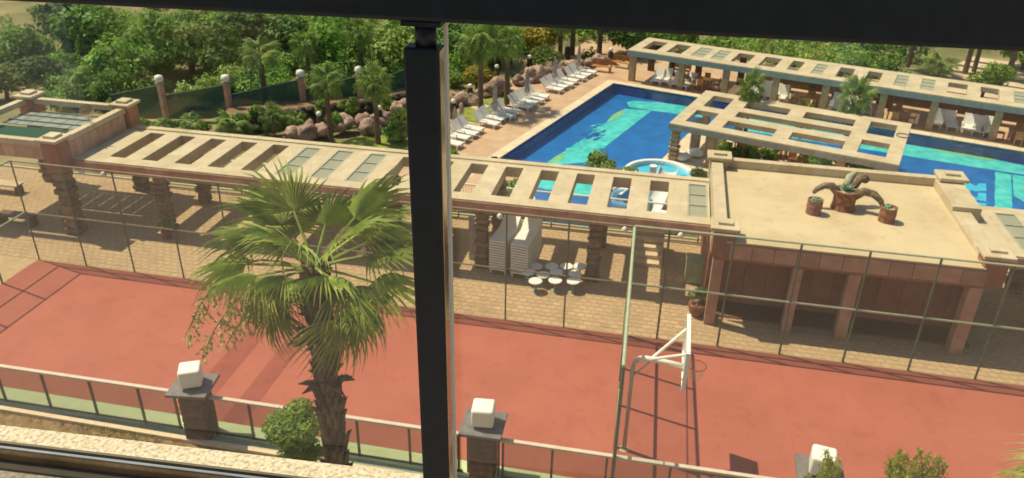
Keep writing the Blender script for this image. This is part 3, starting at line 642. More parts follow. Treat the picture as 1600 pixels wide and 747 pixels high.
# ================================================================ PALMS
def fan_leaf(n, pet, r, spread, droop, fold=.10, w=.05, seg=3, split=.5, petw=.018, curl=0.0):
    """one fan leaf: stalk along +X, blade of n pleated fingers"""
    q = MB()
    q.tube([(0,0,0),(pet*.5,0,.02*pet),(pet,0,0)], [petw*1.4, petw, petw*.8], 4, False)
    for i in range(n):
        t = (i+.5)/n*2-1; a = t*spread; L_ = r*(1-.22*abs(t)**2)*random.uniform(.84,1.06); tipd = random.uniform(0,.34); a += random.uniform(-.025,.025)
        d = Vector((cos(a), sin(a), 0)); sd_ = Vector((-sin(a), cos(a), 0))
        wmax = 2*spread*L_*split/n*.60
        prev = None
        for s in range(seg+1):
            f = s/seg; rad = L_*f
            wd = (2*spread*rad/n*.50) if f <= split else wmax*(1-(f-split)/(1-split))**.8
            z = -droop*L_*f**2.6*(.55+.75*abs(t)) - tipd*L_*f**5
            c = Vector((pet,0,0)) + d*rad*(1-.12*f*f*droop) + Vector((0,0,z))
            cur = (c - sd_*wd + Vector((0,0,-fold*wd*1.6)), c + Vector((0,0,fold*wd*1.6)), c + sd_*wd + Vector((0,0,-fold*wd*1.6)))
            if prev:
                q.add([prev[0],prev[1],cur[1],cur[0]], [(0,1,2,3)]); q.add([prev[1],prev[2],cur[2],cur[1]], [(0,1,2,3)])
            prev = cur
    return q
def euler_for(az, el, roll=0):
    # X axis towards azimuth az, elevation el
    m = Matrix.Rotation(az, 3, 'Z') @ Matrix.Rotation(-el, 3, 'Y') @ Matrix.Rotation(roll, 3, 'X')
    return m.to_euler()
# the big fan palm in front
bp = thing('fan_palm', 'large fan palm with shaggy dark trunk in front of the left court', 'palm tree', (-4.42, 8.72, 0))
prof = []; H_P = 9.6
for k in range(40):
    z = H_P*k/39; prof.append((.145 + .03*(1-z/H_P) + .018*sin(k*2.3) + (.03 if k > 34 else 0), z))
part('trunk', MB().lathe(prof, 14), 'trunk', bp, smooth=True)
bt = MB()
bt.add([(-.05,0,0),(.05,0,0),(.03,.05,.18),(-.035,.07,.20),(-.05,.05,-.02),(.05,.05,-.02),(.012,.17,.25),(-.012,.17,.25)], [(0,1,2,3),(4,7,6,5),(0,3,7,4),(1,5,6,2),(3,2,6,7),(0,4,5,1)])
bme = bt.mesh('leaf_base', 'boot')
bt2 = MB(); bt2.add([(-.045,0,0),(.045,0,0),(.03,.14,.05),(-.03,.14,.05),(-.04,.0,-.04),(.04,.0,-.04),(.008,.27,-.02),(-.008,.27,-.02)], [(0,1,2,3),(4,7,6,5),(0,3,7,4),(1,5,6,2),(3,2,6,7),(0,4,5,1)])
bme2 = bt2.mesh('leaf_base', 'boot')
k = 0
for i in range(250):
    z = 4.8 + i*.0188 + random.uniform(-.02,.02); a = i*2.39996
    rr = .14
    long_ = (8.3 < z < 8.75 or 7.55 < z < 7.75) and random.random() < .75
    o = link('leaf_base', bme2 if long_ else bme, bp, (rr*cos(a), rr*sin(a), z), sc=(1.0, random.uniform(.8,1.3)*(1.1 if long_ else .5), random.uniform(.8,1.2)), rot=(random.uniform(-.2,.15), 0, a-pi/2))
fm = [fan_leaf(27, p, r, sp, dr, fold=.7, seg=5, split=.42, petw=.022).mesh('frond', 'frond') for p, r, sp, dr in ((.80,.92,1.5,.14),(.70,.88,1.45,.26),(.90,.82,1.55,.42))]
fmd = [fan_leaf(34, .8, .85, 1.9, .85, fold=.5, seg=6, split=.42, petw=.02).mesh('frond', mm) for mm in ('frond','froyellow')]
PT = (0, 0, H_P-.05)
cards = [ # azimuth, elevation, roll, mesh, scale
 (135,44,14,0,1.08),(48,42,-14,0,1.08),(95,34,0,1,.95),(150,30,50,0,1.0),(30,35,-40,1,1.05),(176,20,30,1,1.05),(196,5,10,2,1.0),
 (6,18,-20,0,1.05),(-14,2,10,2,1.05),(262,52,0,1,.9),(232,12,20,2,.9),(305,20,-20,2,.85),(320,5,0,2,.95),(100,22,0,0,.95),(135,8,0,2,1.0),(48,10,0,2,1.0),(215,48,0,1,.8),(345,48,0,0,.85),(262,18,0,2,.75)]
for az, el, ro, mi, s_ in cards:
    link('frond', fm[mi], bp, PT, sc=s_, rot=euler_for(radians(az), radians(el), radians(ro*.5)))
for i, (az, el) in enumerate(((200,-20),(214,-34),(184,-42),(318,-30),(345,-22),(352,-44),(15,-28),(160,-25),(206,-8))):
    o = link('frond', fmd[1 if i % 3 == 0 else 0], bp, (0,0,H_P-.2), sc=random.uniform(.66,.92), rot=euler_for(radians(az), radians(el), random.uniform(-.6,.6)))
for az, ln, dz in ((182,1.75,.55),(192,1.9,.25),(172,1.55,.7),(205,1.6,.0),(198,1.35,-.25)):
    a = radians(az); pts = []
    for k in range(9):
        f = k/8; pts.append((ln*f*cos(a), ln*f*sin(a), H_P-.1 + dz*sin(f*pi*.9) - 1.1*f*f*f))
    st = part('flower_stalk', MB().tube(pts, [.018-.001*k for k in range(9)], 5), 'stalk', bp)
    fq = MB()
    for k in range(70):
        f = random.uniform(.55,1.0); i_ = min(7, int(f*8)); b0 = Vector(pts[i_]).lerp(Vector(pts[i_+1]), f*8-i_)
        d = Vector((random.uniform(-.12,.12), random.uniform(-.12,.12), random.uniform(-.32,.05))); e = b0 + d
        fq.tube([b0, b0+d*.5+Vector((0,0,.03)), e], .004, 3, False)
        for j in range(5):
            c = b0 + d*random.uniform(.4,1.05); u = Vector((random.uniform(-1,1),random.uniform(-1,1),random.uniform(-1,1))).normalized()*.016; w = u.orthogonal().normalized()*.016
            fq.add([c-u-w, c+u-w, c+u+w, c-u+w], [(0,1,2,3)])
    part('flowers', fq, 'flower', st)

# garden palms, built once and copied
def palm_proto(h, tr, nf, r, pet, m='fromid', seed=1, up_=.5):
    random.seed(seed)
    t = thing('garden_palm', 'x', 'palm tree', (0,0,-50))
    t['group'] = 'garden palms'
    pr = [(tr*(1.25-.35*k/9)+(.015 if k % 2 else 0), h*k/9) for k in range(10)]
    part('trunk', MB().lathe(pr, 8), 'bark', t)
    f1 = fan_leaf(16, pet, r, 1.7, .45, fold=.4, seg=3, split=.5, petw=.02).mesh('frond', m)
    f2 = fan_leaf(14, pet*.9, r, 1.6, .8, fold=.4, seg=3, split=.45, petw=.02).mesh('frond', m)
    for i in range(nf):
        f = i/nf; az = i*2.39996+seed; el = radians(75 - 115*f**.8)
        link('frond', f1 if el > 0 else f2, t, (0,0,h-.05), sc=random.uniform(.85,1.1), rot=euler_for(az, el, random.uniform(-.6,.6)))
    return t
pp = {h: palm_proto(h, tr, nf, r, pet, seed=sd_) for h, tr, nf, r, pet, sd_ in ((1.1,.14,16,.75,.55,3),(2.6,.16,20,.9,.7,4),(4.2,.17,20,.95,.75,5),(5.6,.17,18,1.0,.8,6))}
used_p = set()
def place_palm(kind, x, y, z, sc, label, rz):
    src = pp[kind]
    if kind not in used_p:
        used_p.add(kind); src.location = (x,y,z); src.scale = sc; src.rotation_euler = (0,0,rz); src['label'] = label; return src
    return copy_tree(src, (x,y,z), rz, label, sc)
random.seed(11)
PALMS = [
 ((-19.44, 42.27), 3.46, 1.25, 'fan palm standing behind the pergola above the big palm crown'),
 ((-16.37, 42.06), 3.76, 1.2, 'fan palm on the small lawn just left of the black balcony post'),
 ((-23.16, 42.35), 1.02, 1.15, 'short fan palm between the dark wall and the pergola, left of centre'),
 ((-25.78, 46.57), 3.58, 1.5, 'fan palm in front of the green screen fence between second and third lamp'),
 ((-25.44, 52.64), 2.79, 1.3, 'slim palm beyond the screen fence above its third lamp'),
 ((-21.79, 53.61), 3.62, 1.3, 'tall palm beyond the screen fence above its fourth lamp'),
 ((-25.17, 41.16), 0.93, 1.5, 'bushy low palm against the dark wall behind the pergola slots'),
 ((-29.14, 40.26), 0.65, 1.0, 'small pale palm bush behind the left end of the pergola'),
 ((-38.16, 44.73), 1.31, 1.7, 'low palm beyond the left pavilion'),
 ((-27.90, 41.14), 0.69, 1.1, 'small fan palm behind the pergola between its third and fourth slot'),
 ((-21.87, 42.91), 0.78, 1.0, 'small fan palm left of the first pink boulders'),
 ((-15.12, 42.70), 1.28, 1.1, 'small fan palm close to the left of the black balcony post'),
 ((-11.84, 49.10), 4.72, 1.4, 'tall thin palm rising from the slab on the lawn'),
 ((-10.44, 50.82), 4.48, 1.4, 'tall thin palm at the far corner of the lawn'),
 ((-14.43, 56.58), 2.67, 1.2, 'palm behind the boulders nearest the balcony post'),
 ((-12.53, 59.57), 2.37, 1.2, 'palm behind the boulders in the middle of the rock row'),
 ((-8.86, 64.46), 3.00, 1.5, 'palm behind the far end of the boulder row'),
 ((-7.95, 65.12), 3.93, 1.6, 'thick dark trunked palm behind the closed parasols'),
 ((-5.83, 66.12), 3.75, 1.6, 'dark trunked palm behind the wooden benches'),
 ((5.02, 48.69), 3.01, 1.0, 'palm growing through the left of the grid pergola'),
 ((8.40, 49.43), 1.37, 1.0, 'low palm growing in the middle gap of the grid pergola'),
 ((10.77, 48.13), 3.18, 1.25, 'leaning palm growing through the right of the grid pergola'),
 ((15.12, 69.17), 2.96, 1.4, 'palm behind the long pergola right of its yellow shrub'),
 ((13.49, 68.92), 1.26, 1.4, 'palm crown close behind the long pergola left of the cluster'),
 ((16.63, 68.19), 1.04, 1.9, 'full palm crown close behind the middle of the long pergola'),
 ((18.84, 68.79), 3.28, 1.5, 'thin trunk palm behind the long pergola at the start of the terraces'),
 ((20.53, 66.62), 1.01, 2.1, 'broad low palm between the pale garden terraces'),
 ((22.79, 67.59), 3.79, 1.5, 'left palm of the twin trunks on the pale terraces'),
 ((23.66, 68.38), 3.38, 1.4, 'right palm of the twin trunks on the pale terraces'),
 ((25.64, 66.91), 3.64, 1.6, 'brown trunk palm on the pale terraces near the right edge'),
 ((10.51, 68.93), 1.17, 1.5, 'palm behind the long pergola above its first partly glazed slot'),
 ((8.33, 70.44), 1.08, 1.5, 'palm behind the middle left of the long pergola'),
 ((3.81, 70.07), 1.20, 1.5, 'palm behind the long pergola above its first two glazed slots'),
 ((1.22, 71.15), 1.33, 1.5, 'palm behind the left end of the long pergola'),
]
for (x, y), h_, r_, lab in PALMS:
    kind = min(pp, key=lambda q: abs(q-h_)); place_palm(kind, x, y, DZ-.05, (r_/1.55, r_/1.55, h_/kind), lab, random.uniform(0, 6))

# ================================================================ POOLSIDE
random.seed(21)
def lounger_proto(back):
    t = thing('sun_lounger', 'x', 'sun lounger', (0,0,-50)); t['group'] = 'white sun loungers'
    q = MB()                                           # length along X: head at -X, foot at +X
    for i in range(9): q.box(-.30+i*.135, -.30+i*.135+.115, -.31, .31, .28, .31)
    q.box(-.32,.92,-.34,-.30,.24,.32); q.box(-.32,.92,.30,.34,.24,.32)
    part('seat', q, 'white', t)
    q = MB()
    for i in range(6): q.box(.01+i*.12, .01+i*.12+.105, -.30, .30, 0, .03)
    q.box(0,.74,-.34,-.30,-.02,.05); q.box(0,.74,.30,.34,-.02,.05)
    b = part('backrest', q, 'white', t, (-.30,0,.30)); b.rotation_euler = (0, -radians(back), pi)
    b.rotation_euler = (Matrix.Rotation(pi, 3, 'Z') @ Matrix.Rotation(-radians(back), 3, 'Y')).to_euler()
    for sx, sy in ((-.2,-.3),(-.2,.3),(.8,-.3),(.8,.3)): part('leg', MB().box(sx-.04,sx+.04,sy-.03,sy+.03,0,.25), 'white', t)
    part('armrest', MB().box(-.2,.3,-.36,-.31,.44,.47).box(.25,.3,-.36,-.31,.3,.44), 'white', t); part('armrest', MB().box(-.2,.3,.31,.36,.44,.47).box(.25,.3,.31,.36,.3,.44), 'white', t)
    return t
lp1 = lounger_proto(52); lp2 = lounger_proto(62)
first = {id(lp1): True, id(lp2): True}
def put_lounger(src, x, y, rz, label):
    if src.location.z < -40: src.location = (x,y,DZ); src.rotation_euler = (0,0,rz); src['label'] = label; return
    copy_tree(src, (x,y,DZ), rz, label)
rows = [[(720,232),(731,222.5),(743,216),(752,209)], [(777,200),(786,193),(801,188),(810,181)], [(829,173),(837,167),(847,162.5),(855,157)], [(877,146),(885,141),(894,137.5),(901,132)], [(913,127),(921,122.5),(929,118.5)]]
rows_uv = [[(-23.42, 37.32), (-23.59, 38.38), (-23.55, 39.22), (-23.65, 40.07)], [(-23.32, 41.48), (-23.42, 42.39), (-23.18, 43.24), (-23.28, 44.21)], [(-23.08, 45.54), (-23.15, 46.43), (-23.06, 47.21), (-23.10, 48.08)], [(-22.96, 50.04), (-22.97, 50.92), (-22.85, 51.63), (-22.93, 52.59)], [(-22.78, 53.64), (-22.76, 54.52), (-22.70, 55.35)]]
gl = ['the group beside the balcony post','the group by the lawn slab','the middle group of five','the second farthest group','the farthest group']
for gi, grp in enumerate(rows_uv):
    for li, (u, v) in enumerate(grp):
        x, y = PU(u-.85, v); put_lounger(lp1, x, y, RZ+random.uniform(-.06,.06), 'white poolside lounger, %s from the viewer in %s' % (ORD[li], gl[gi]))
far_l = [(-18.05, 55.63),(-17.43, 55.83),(-16.53, 55.64),(-15.70, 55.61),(-10.96, 56.43),(-10.41, 56.42),(-9.77, 56.31),(-8.98, 56.13),(-5.50, 56.18),(-4.66, 56.07),(-3.57, 56.13),(0.90, 56.09),(1.57, 56.08),(2.60, 56.02),(3.18, 55.97),(3.68, 56.14)]
fl_lab = ['leftmost one','second from the left','third from the left, in shade','fourth from the left, standing in sun','left one of the second cluster','second one of the second cluster','shaded one of the second cluster','right one of the second cluster','shaded left one behind the leaning palm','one hidden behind the leaning palm','sunlit one right of the leaning palm','left shaded one of the right cluster','second shaded one of the right cluster','sunlit one in the middle of the right cluster','narrow one of the right cluster','last one of the right cluster']
for (u, v), lab in zip(far_l, fl_lab):
    x, y = PU(u, max(v+.75, 56.0)); put_lounger(lp2, x, y, RZ-pi/2+random.uniform(-.25,.25), 'white lounger under the long far pergola, %s' % lab)
# closed parasols
def parasol(x, y, h, label, m):
    t = thing('closed_parasol', label, 'parasol', (x,y,DZ), 0, 'closed parasols beside the pool')
    part('pole', MB().tube([(0,0,0),(0,0,h)], .025, 8), 'grip', t)
    part('base', MB().lathe([(.24,0),(.24,.06),(.05,.10)], 12), 'grey', t)
    q = MB(); prof = [(.17,h*.30),(.22,h*.42),(.15,h*.46),(.17,h*.62),(.12,h*.80),(.05,h*.97),(.01,h*1.0)]
    n = 16; vs = []; f_ = []
    for r, z in prof:
        for k in range(n): a = 2*pi*k/n; rr = r*(1.0 if k % 2 else .68); vs.append((rr*cos(a), rr*sin(a), z + (.04 if k % 2 else 0)))
    for i in range(len(prof)-1):
        for k in range(n): f_.append((i*n+k, i*n+(k+1)%n, (i+1)*n+(k+1)%n, (i+1)*n+k))
    part('canopy', q.add(vs, f_), m, t)
for (x, y), h, lab, m in (((-12.61, 45.50),1.5,'closed beige parasol beside the balcony post','canvas'),((-10.72, 48.34),2.3,'closed grey parasol behind the lounger group at the lawn slab','canvas'),((-9.29, 51.97),2.3,'closed parasol behind the middle lounger group','canvas'),((-8.03, 56.11),2.2,'closed parasol behind the fourth lounger group','canvas'),((-6.74, 59.50),2.3,'closed rose tinted parasol behind the farthest loungers','canvasred')):
    parasol(x, y, h, lab, m)
# lamps on stone posts along the rocks
def rock_lamp(x, y, label, h=1.0):
    t = thing('garden_lamp', label, 'lamp', (x,y,DZ), 0, 'small white lamps along the boulders')
    part('stone_post', MB().lathe([(.26,0),(.24,h*.4),(.21,h*.8),(.17,h)], 8), 'darkrock', t); o = part('globe', MB().lathe([(.06,0),(.14,.05),(.17,.15),(.13,.25),(.04,.30)], 12, cz=h+.01), 'lampwhite', t, smooth=True)
for (x, y), lab in (((-13.25, 47.56),'small white lamp among the boulders beside the balcony post'),((-13.02, 51.00),'small white lamp left of the first tall trunk behind the lawn'),((-12.32, 56.12),'small white lamp on a dark post between the two lawn palms'),((-10.48, 59.39),'small white lamp behind the large slanted boulder'),((-8.19, 63.83),'small white lamp beside the thick dark palm trunk'),((-4.66, 63.21),'small white lamp left of the wooden benches'),((-20.47, 43.15),'small white lamp beside the first pink boulders'),((-17.36, 45.13),'small white lamp behind the left lawn palm')):
    rock_lamp(x, y, lab)
for (x, y), lab in (((0.18, 61.18),'white ball lamp under the left end of the long pergola'),((6.02, 60.33),'white ball lamp above the second lounger cluster'),((10.26, 59.18),'white ball lamp under the middle of the long pergola'),((14.65, 57.92),'white ball lamp right of the leaning palm')):
    t = rock_lamp(x, y, lab, 1.7)
# boulders
def rock_mesh(seed):
    bm = bmesh.new(); bmesh.ops.create_icosphere(bm, subdivisions=3, radius=1)
    for v in bm.verts:
        n_ = noise.noise(v.co*1.1+Vector((seed*7,0,0)))*.55 + noise.noise(v.co*2.6+Vector((seed*3,5,0)))*.18 - abs(noise.noise(v.co*4.2+Vector((seed,9,0))))*.16
        v.co *= 1+n_
        if v.co.z < -.5: v.co.z = -.5
    me = bpy.data.meshes.new('boulder'); bm.to_mesh(me); bm.free(); me.materials.append(M['rock'])
    me.polygons.foreach_set('use_smooth', [True]*len(me.polygons)); return me
rms = [rock_mesh(i) for i in range(5)]
RK = [(-21.47, 41.87), (-20.83, 42.26), (-20.21, 42.64), (-19.36, 43.78), (-18.21, 44.92), (-17.38, 43.70), (-17.37, 45.50), (-16.99, 47.50), (-16.51, 48.43), (-14.14, 50.00), (-13.58, 50.43), (-12.76, 50.50), (-12.41, 52.62), (-11.85, 53.38), (-11.41, 54.11), (-10.53, 55.78), (-9.87, 57.11), (-9.48, 57.90), (-8.65, 58.81), (-8.09, 59.32), (-7.48, 60.20), (-6.75, 61.13), (-6.21, 62.03), (-5.53, 62.78), (-4.84, 63.55), (-15.59, 47.60), (-15.08, 48.80)]
rl = ['round pink boulder','low pink boulder','pale rosy boulder','lumpy pink grey boulder','flat topped boulder']
for i, (x, y) in enumerate(RK):
    s_ = random.uniform(.5,.78) if i not in (13,16,17) else .9
    o = link('boulder', rms[i%5], None, (x, y, DZ+.3), random.uniform(0,6), (s_*1.05, s_*.85, s_*random.uniform(.7,.95)))
    tag(o, '%s, %s from the left in the row beside the pool deck' % (rl[i%5], ORD[i] if i < 25 else ('one of two hidden behind the balcony post' if i == 25 else 'second of two hidden behind the balcony post')) if i < 25 else 'pink boulder behind the black balcony post, %s one' % ('left' if i == 25 else 'right'), 'boulder', 'pink boulders along the pool deck')
# dark rubble wall below the green screen fence
gw = thing('rubble_wall', 'dark rubble retaining wall behind the pergola below the green screen fence', 'wall')
gp = [(-26.48, 41.62), (-24.52, 42.71), (-22.16, 44.64), (-19.14, 46.69), (-16.17, 50.18)]
fpz = [(-34.03, 42.47), (-30.81, 43.17), (-26.97, 44.29), (-22.99, 46.48), (-19.70, 48.14), (-17.01, 51.42), (-15.27, 53.41)]
dsm = [rock_mesh(11+i) for i in range(3)]
for m_ in dsm: m_.materials[0] = M['darkrock']
for a, b in zip(gp[:-1], gp[1:]):
    L_ = hypot(b[0]-a[0], b[1]-a[1]); n = int(L_/.5)
    for i in range(n):
        f = (i+.5)/n
        for row in range(3): link('stone', random.choice(dsm), gw, (a[0]+(b[0]-a[0])*f+random.uniform(-.1,.1), a[1]+(b[1]-a[1])*f+row*.1, DZ+.08+row*.32), random.uniform(0,6), (random.uniform(.28,.42),random.uniform(.25,.32),random.uniform(.2,.28)))
wb = MB()
gpb = [(p[0], p[1]+.35) for p in gp]; back = [(p[0], p[1]+.2) for p in fpz[:6]]
wb.prism(gpb + list(reversed(back[-4:])), -2.6, DZ+.75); struct('planted_bank', wb, 'soil')
# green screen fence with lamp pillars
gf = thing('green_screen_fence', 'dark green screen fence stepping up behind the pergola', 'fence')
for i, (a, b) in enumerate(zip(fpz[:-1], fpz[1:])):
    h = 1.9
    part('screen_panel', MB().add([(a[0],a[1],DZ-.1),(b[0],b[1],DZ-.1),(b[0],b[1],DZ+2.15),(a[0],a[1],DZ+1.45)], [(0,1,2,3)]), 'greennet', gf)
    part('top_rail', MB().tube([(a[0],a[1],DZ+1.45),(b[0],b[1],DZ+2.15)], .03, 6), 'fencepost', gf)
for i, (p, lab) in enumerate(zip(fpz[1:5], ('first','second','third','fourth'))):
    t = thing('fence_lamp_pillar', 'sand stone pillar with white globe lamp, %s from the left on the green screen fence' % lab, 'lamp pillar', (p[0], p[1]-.15, DZ), RZ, 'lamp pillars on the green fence')
    part('pillar', MB().box(-.15,.15,-.15,.15,0,2.25), 'pinktile', t); part('cap', MB().box(-.22,.22,-.22,.22,2.25,2.31), 'grey', t)
    part('globe', MB().lathe([(.10,0),(.24,.07),(.28,.24),(.22,.42),(.06,.48)], 14, cz=2.335), 'lampwhite', t, smooth=True)
# wooden benches and table sets
def bench(x, y, rz, label):
    t = thing('wooden_bench', label, 'bench', (x,y,DZ), rz, 'orange brown benches')
    q = MB(); [q.box(-.75,.75,-.22+i*.15,-.22+i*.15+.13,.42,.46) for i in range(3)]; part('seat', q, 'wood', t)
    q = MB(); [q.box(-.75,.75,.26,.30,.52+i*.14,.52+i*.14+.12) for i in range(3)]; part('backrest', q, 'wood', t)
    for sx in (-.68,.68): part('leg', MB().box(sx-.04,sx+.04,-.22,-.15,0,.42), 'wood', t); part('leg', MB().box(sx-.04,sx+.04,.24,.31,0,.9), 'wood', t)
for (x, y), rz, lab in (((-5.12, 60.83),RZ+.15,'wooden bench at the pool corner left of the long pergola'),((-3.72, 62.32),RZ,'wooden bench just left of the first pergola column'),((0.85, 61.36),RZ,'wooden bench under the pergola behind the first loungers'),((6.89, 58.93),RZ,'wooden bench under the pergola behind the second lounger cluster')): bench(x, y, rz, lab)
def table_set(x, y, rz, label, m='wood'):
    t = thing('wooden_table', label, 'table', (x,y,DZ), rz, 'wooden tables by the pool')
    part('tabletop', MB().box(-.6,.6,-.4,.4,.71,.75), m, t)
    for sx in (-.5,.5):
        for sy in (-.32,.32): part('leg', MB().box(sx-.035,sx+.035,sy-.035,sy+.035,0,.71), m, t)
    n = 0
    for dx, dy, a in ((-.95,0,-pi/2),(.95,0,pi/2),(0,-.7,0),(0,.75,pi)):
        c_, s_ = cos(rz), sin(rz); X = x+dx*c_-dy*s_; Y = y+dx*s_+dy*c_
        ch = thing('wooden_chair', '%s chair of the %s' % (('left','right','near','far')[n], label), 'chair', (X,Y,DZ), rz+a, 'wooden chairs around the tables'); n += 1
        part('seat', MB().box(-.22,.22,-.22,.22,.42,.46), m, ch); part('backrest', MB().box(-.22,.22,-.24,-.20,.5,.92), m, ch)
        for sx in (-.19,.19):
            for sy in (-.19,.19): part('leg', MB().box(sx-.025,sx+.025,sy-.025,sy+.025,0,.42), m, ch)
for (x, y), lab in (((2.56, 58.43),'wooden table under the long pergola between the first two lounger clusters'),((9.59, 55.74),'wooden table under the long pergola left of the leaning palm'),((14.89, 54.14),'wooden table under the long pergola behind the grid pergola end'),((21.54, 51.95),'wooden table under the long pergola at the right edge'),((4.83, 45.79),'wooden table below the grid pergola left of the green shrubs'),((7.60, 45.26),'wooden table below the middle of the grid pergola')):
    table_set(x, y, RZ, lab)
lb = thing('bar_wall', 'dark low bar wall behind the loungers of the long pergola', 'wall', (*PU(0,60.3), DZ), RZ)
part('wall_body', MB().box(-12.5, 12.5, -.1, .1, 0, .9), 'darkbrick', lb); part('wall_cap', MB().box(-12.5,12.5,-.14,.14,.902,.96), 'lit', lb)
for i in range(9): part('pier', MB().box(-12.3+i*3.05, -12.1+i*3.05, -.12, .12, .962, 1.7), 'darkwood', lb)
for zz in (1.35, 1.7): part('rail', MB().tube([(-12.4,0,zz),(12.4,0,zz)], .025, 6), 'grip', lb)
# statue / figure planter at the lawn corner
ft = thing('garden_figure', 'small stone garden figure with an orange pot on the lawn corner near the balcony post', 'garden figure', (*(-12.52, 46.74), DZ))
part('pot', MB().lathe([(.18,0),(.28,.18),(.30,.36),(.20,.46)], 12), 'orange', ft); part('figure', MB().lathe([(.16,.46),(.14,.7),(.20,.9),(.10,1.05),(.13,1.15),(.10,1.3),(.02,1.36)], 10), 'canvasred', ft, smooth=True)
# floating swimmer's ball
# slide pool and slide
x, y = (0.10, 41.00)
sp = thing('round_paddling_pool', 'round white rimmed paddling pool in front of the grid pergola platform', 'paddling pool', (x, y, DZ))
ring = []
q = MB(); R0, R1 = 1.72, 1.98; n = 40; vs = []
for r, z in ((R1,-.1),(R1,.26),(R1-.05,.32),(R0+.04,.32),(R0,.28),(R0,.05)):
    for k in range(n): a = 2*pi*k/n; vs.append((r*cos(a), r*sin(a), z))
part('rim', q.add(vs, [(i*n+k, i*n+(k+1)%n, (i+1)*n+(k+1)%n, (i+1)*n+k) for i in range(5) for k in range(n)]), 'white', sp, smooth=True)
part('basin', MB().lathe([(1.72,.05),(.01,.052)], 40, cap=False), 'lightblue', sp); part('water', MB().lathe([(1.74,.20),(.01,.201)], 40, cap=False), 'water', sp)
part('post', MB().tube([(-.35,-1.0,.05),(-.35,-1.0,1.0)], .17, 14), 'grip', sp); part('post_cap', MB().lathe([(.2,1.0),(.2,1.06)], 14, cx=-.35, cy=-1.0), 'white', sp)
sl = thing('water_slide', 'blue and white water slide seen through the pergola slots', 'water slide', (*(-1.14, 35.96), DZ))
def trough(pts, w, d):
    q = MB(); n = 9; vs = []; f_ = []
    for i, p in enumerate(pts):
        p = Vector(p); t_ = (Vector(pts[min(i+1,len(pts)-1)])-Vector(pts[max(i-1,0)])).normalized(); s_ = t_.cross(Vector((0,0,1))).normalized()
        for k in range(n): a = pi*k/(n-1); vs.append(tuple(p + s_*w*cos(a) - Vector((0,0,d*sin(a)))))
    for i in range(len(pts)-1):
        for k in range(n-1): f_.append((i*n+k, i*n+k+1, (i+1)*n+k+1, (i+1)*n+k))
    return q.add(vs, f_)
B0 = Vector(sl.location)
def wp(p, z): return Vector((p[0], p[1], z)) - B0
tub = part('tub', MB().lathe([(.55,0),(.80,.12),(.95,.45),(1.0,.75),(.93,.75),(.85,.45),(.5,.2)], 28), 'slide', sl, tuple(wp((-1.17, 36.41), DZ)), smooth=True)
a0, a1 = wp((0.56, 38.59), -.55), wp((-0.42, 34.31), -1.75)
tr_ = part('chute', trough([a0.lerp(a1, k/6) + Vector((0,0,-.25*sin(pi*k/6))) for k in range(7)], .50, .34), 'canvaswhite', sl, smooth=True)
o = tr_.modifiers.new('t','SOLIDIFY'); o.thickness = .05
c0, c1 = wp((-1.40, 38.32), -.8), wp((-1.83, 36.97), -1.4)
tr2 = part('chute', trough([c0, c0.lerp(c1,.35)+Vector((.12,0,-.12)), c0.lerp(c1,.7)+Vector((.10,0,-.1)), c1], .34, .26), 'white', sl, smooth=True); o = tr2.modifiers.new('t','SOLIDIFY'); o.thickness = .05
b_ = wp((0.65, 34.72), DZ); pb = part('landing', MB().box(-.55,.5,-.5,.6,0,.75), 'white', sl, tuple(b_)); bevel(pb, .08, 3)
for q_ in (a0, a1, c0): part('support', MB().tube([(q_.x,q_.y,DZ-B0.z),(q_.x,q_.y,q_.z-.3)], .05, 8), 'grip', sl)

# platform below the corner of the grid pergola, two beanbags
pf = thing('wooden_platform', 'dark edged platform below the left corner of the grid pergola', 'platform', (*PU(-12.55, 41.35), DZ), RZ)
part('platform_top', MB().box(0,3.6,-.3,5.4,.06,.16), 'coping', pf); part('edge_board', MB().box(-.03,3.63,-.34,-.302,-.1,.15), 'darkwood', pf)
for i, (dx, dy, lab) in enumerate(((1.0,.7,'nearer white beanbag on the platform under the grid pergola'),(1.5,1.6,'farther white beanbag on the platform under the grid pergola'))):
    x, y = PU(-12.55+dx, 41.35+dy); o = link('beanbag', MB().lathe([(.3,0),(.45,.1),(.42,.28),(.25,.4),(.03,.42)], 16).mesh('beanbag','white', True), None, (x,y,DZ+.165)); tag(o, lab, 'beanbag')
cu = MB()
def curtain(parent, u0, v0, u1, v1, m='white'):
    q = MB(); n = 24; vs = []; f_ = []
    for z in (DZ+.2, fz-.32):
        for k in range(n+1):
            f = k/n; w = .05*sin(f*n*1.3); X, Y = PU(u0+(u1-u0)*f+w, v0+(v1-v0)*f+w); vs.append((X, Y, z))
    for k in range(n): f_.append((k,k+1,n+2+k,n+1+k))
    return part('curtain', q.add(vs, f_), m, parent)
cc = thing('curtains', 'pale curtains tied beside the left corner of the grid pergola', 'curtain')
curtain(cc, -11.6, 43.5, -11.2, 44.3, 'canvas'); curtain(cc, -10.6, 43.0, -10.2, 43.7, 'canvas')

# railing along the terrace edge
rr_ = thing('terrace_railing', 'pale green railing with glass along the edge of the patio above the pool', 'railing')
part('top_rail', MB().tube([(-22,29.42,1.55),(1.9,29.42,1.55)], .04, 8), 'white', rr_); part('low_rail', MB().tube([(-22,29.42,.12),(1.9,29.42,.12)], .03, 6), 'fencerail', rr_)
for i in range(13): x = -22+i*1.99; part('post', MB().tube([(x,29.42,0),(x,29.42,1.55)], .035, 8), 'fencerail', rr_)
for i in range(12): x = -22+i*1.99; part('glass_panel', MB().box(x+.05,x+1.94,29.41,29.425,.2,1.0), 'panelglass', rr_)
for i in range(6, 11):
    for k in range(1, 17): x = -22+i*1.99+k*.117; part('baluster', MB().tube([(x,29.42,.13),(x,29.42,1.5)], .009, 4, False), 'white', rr_)
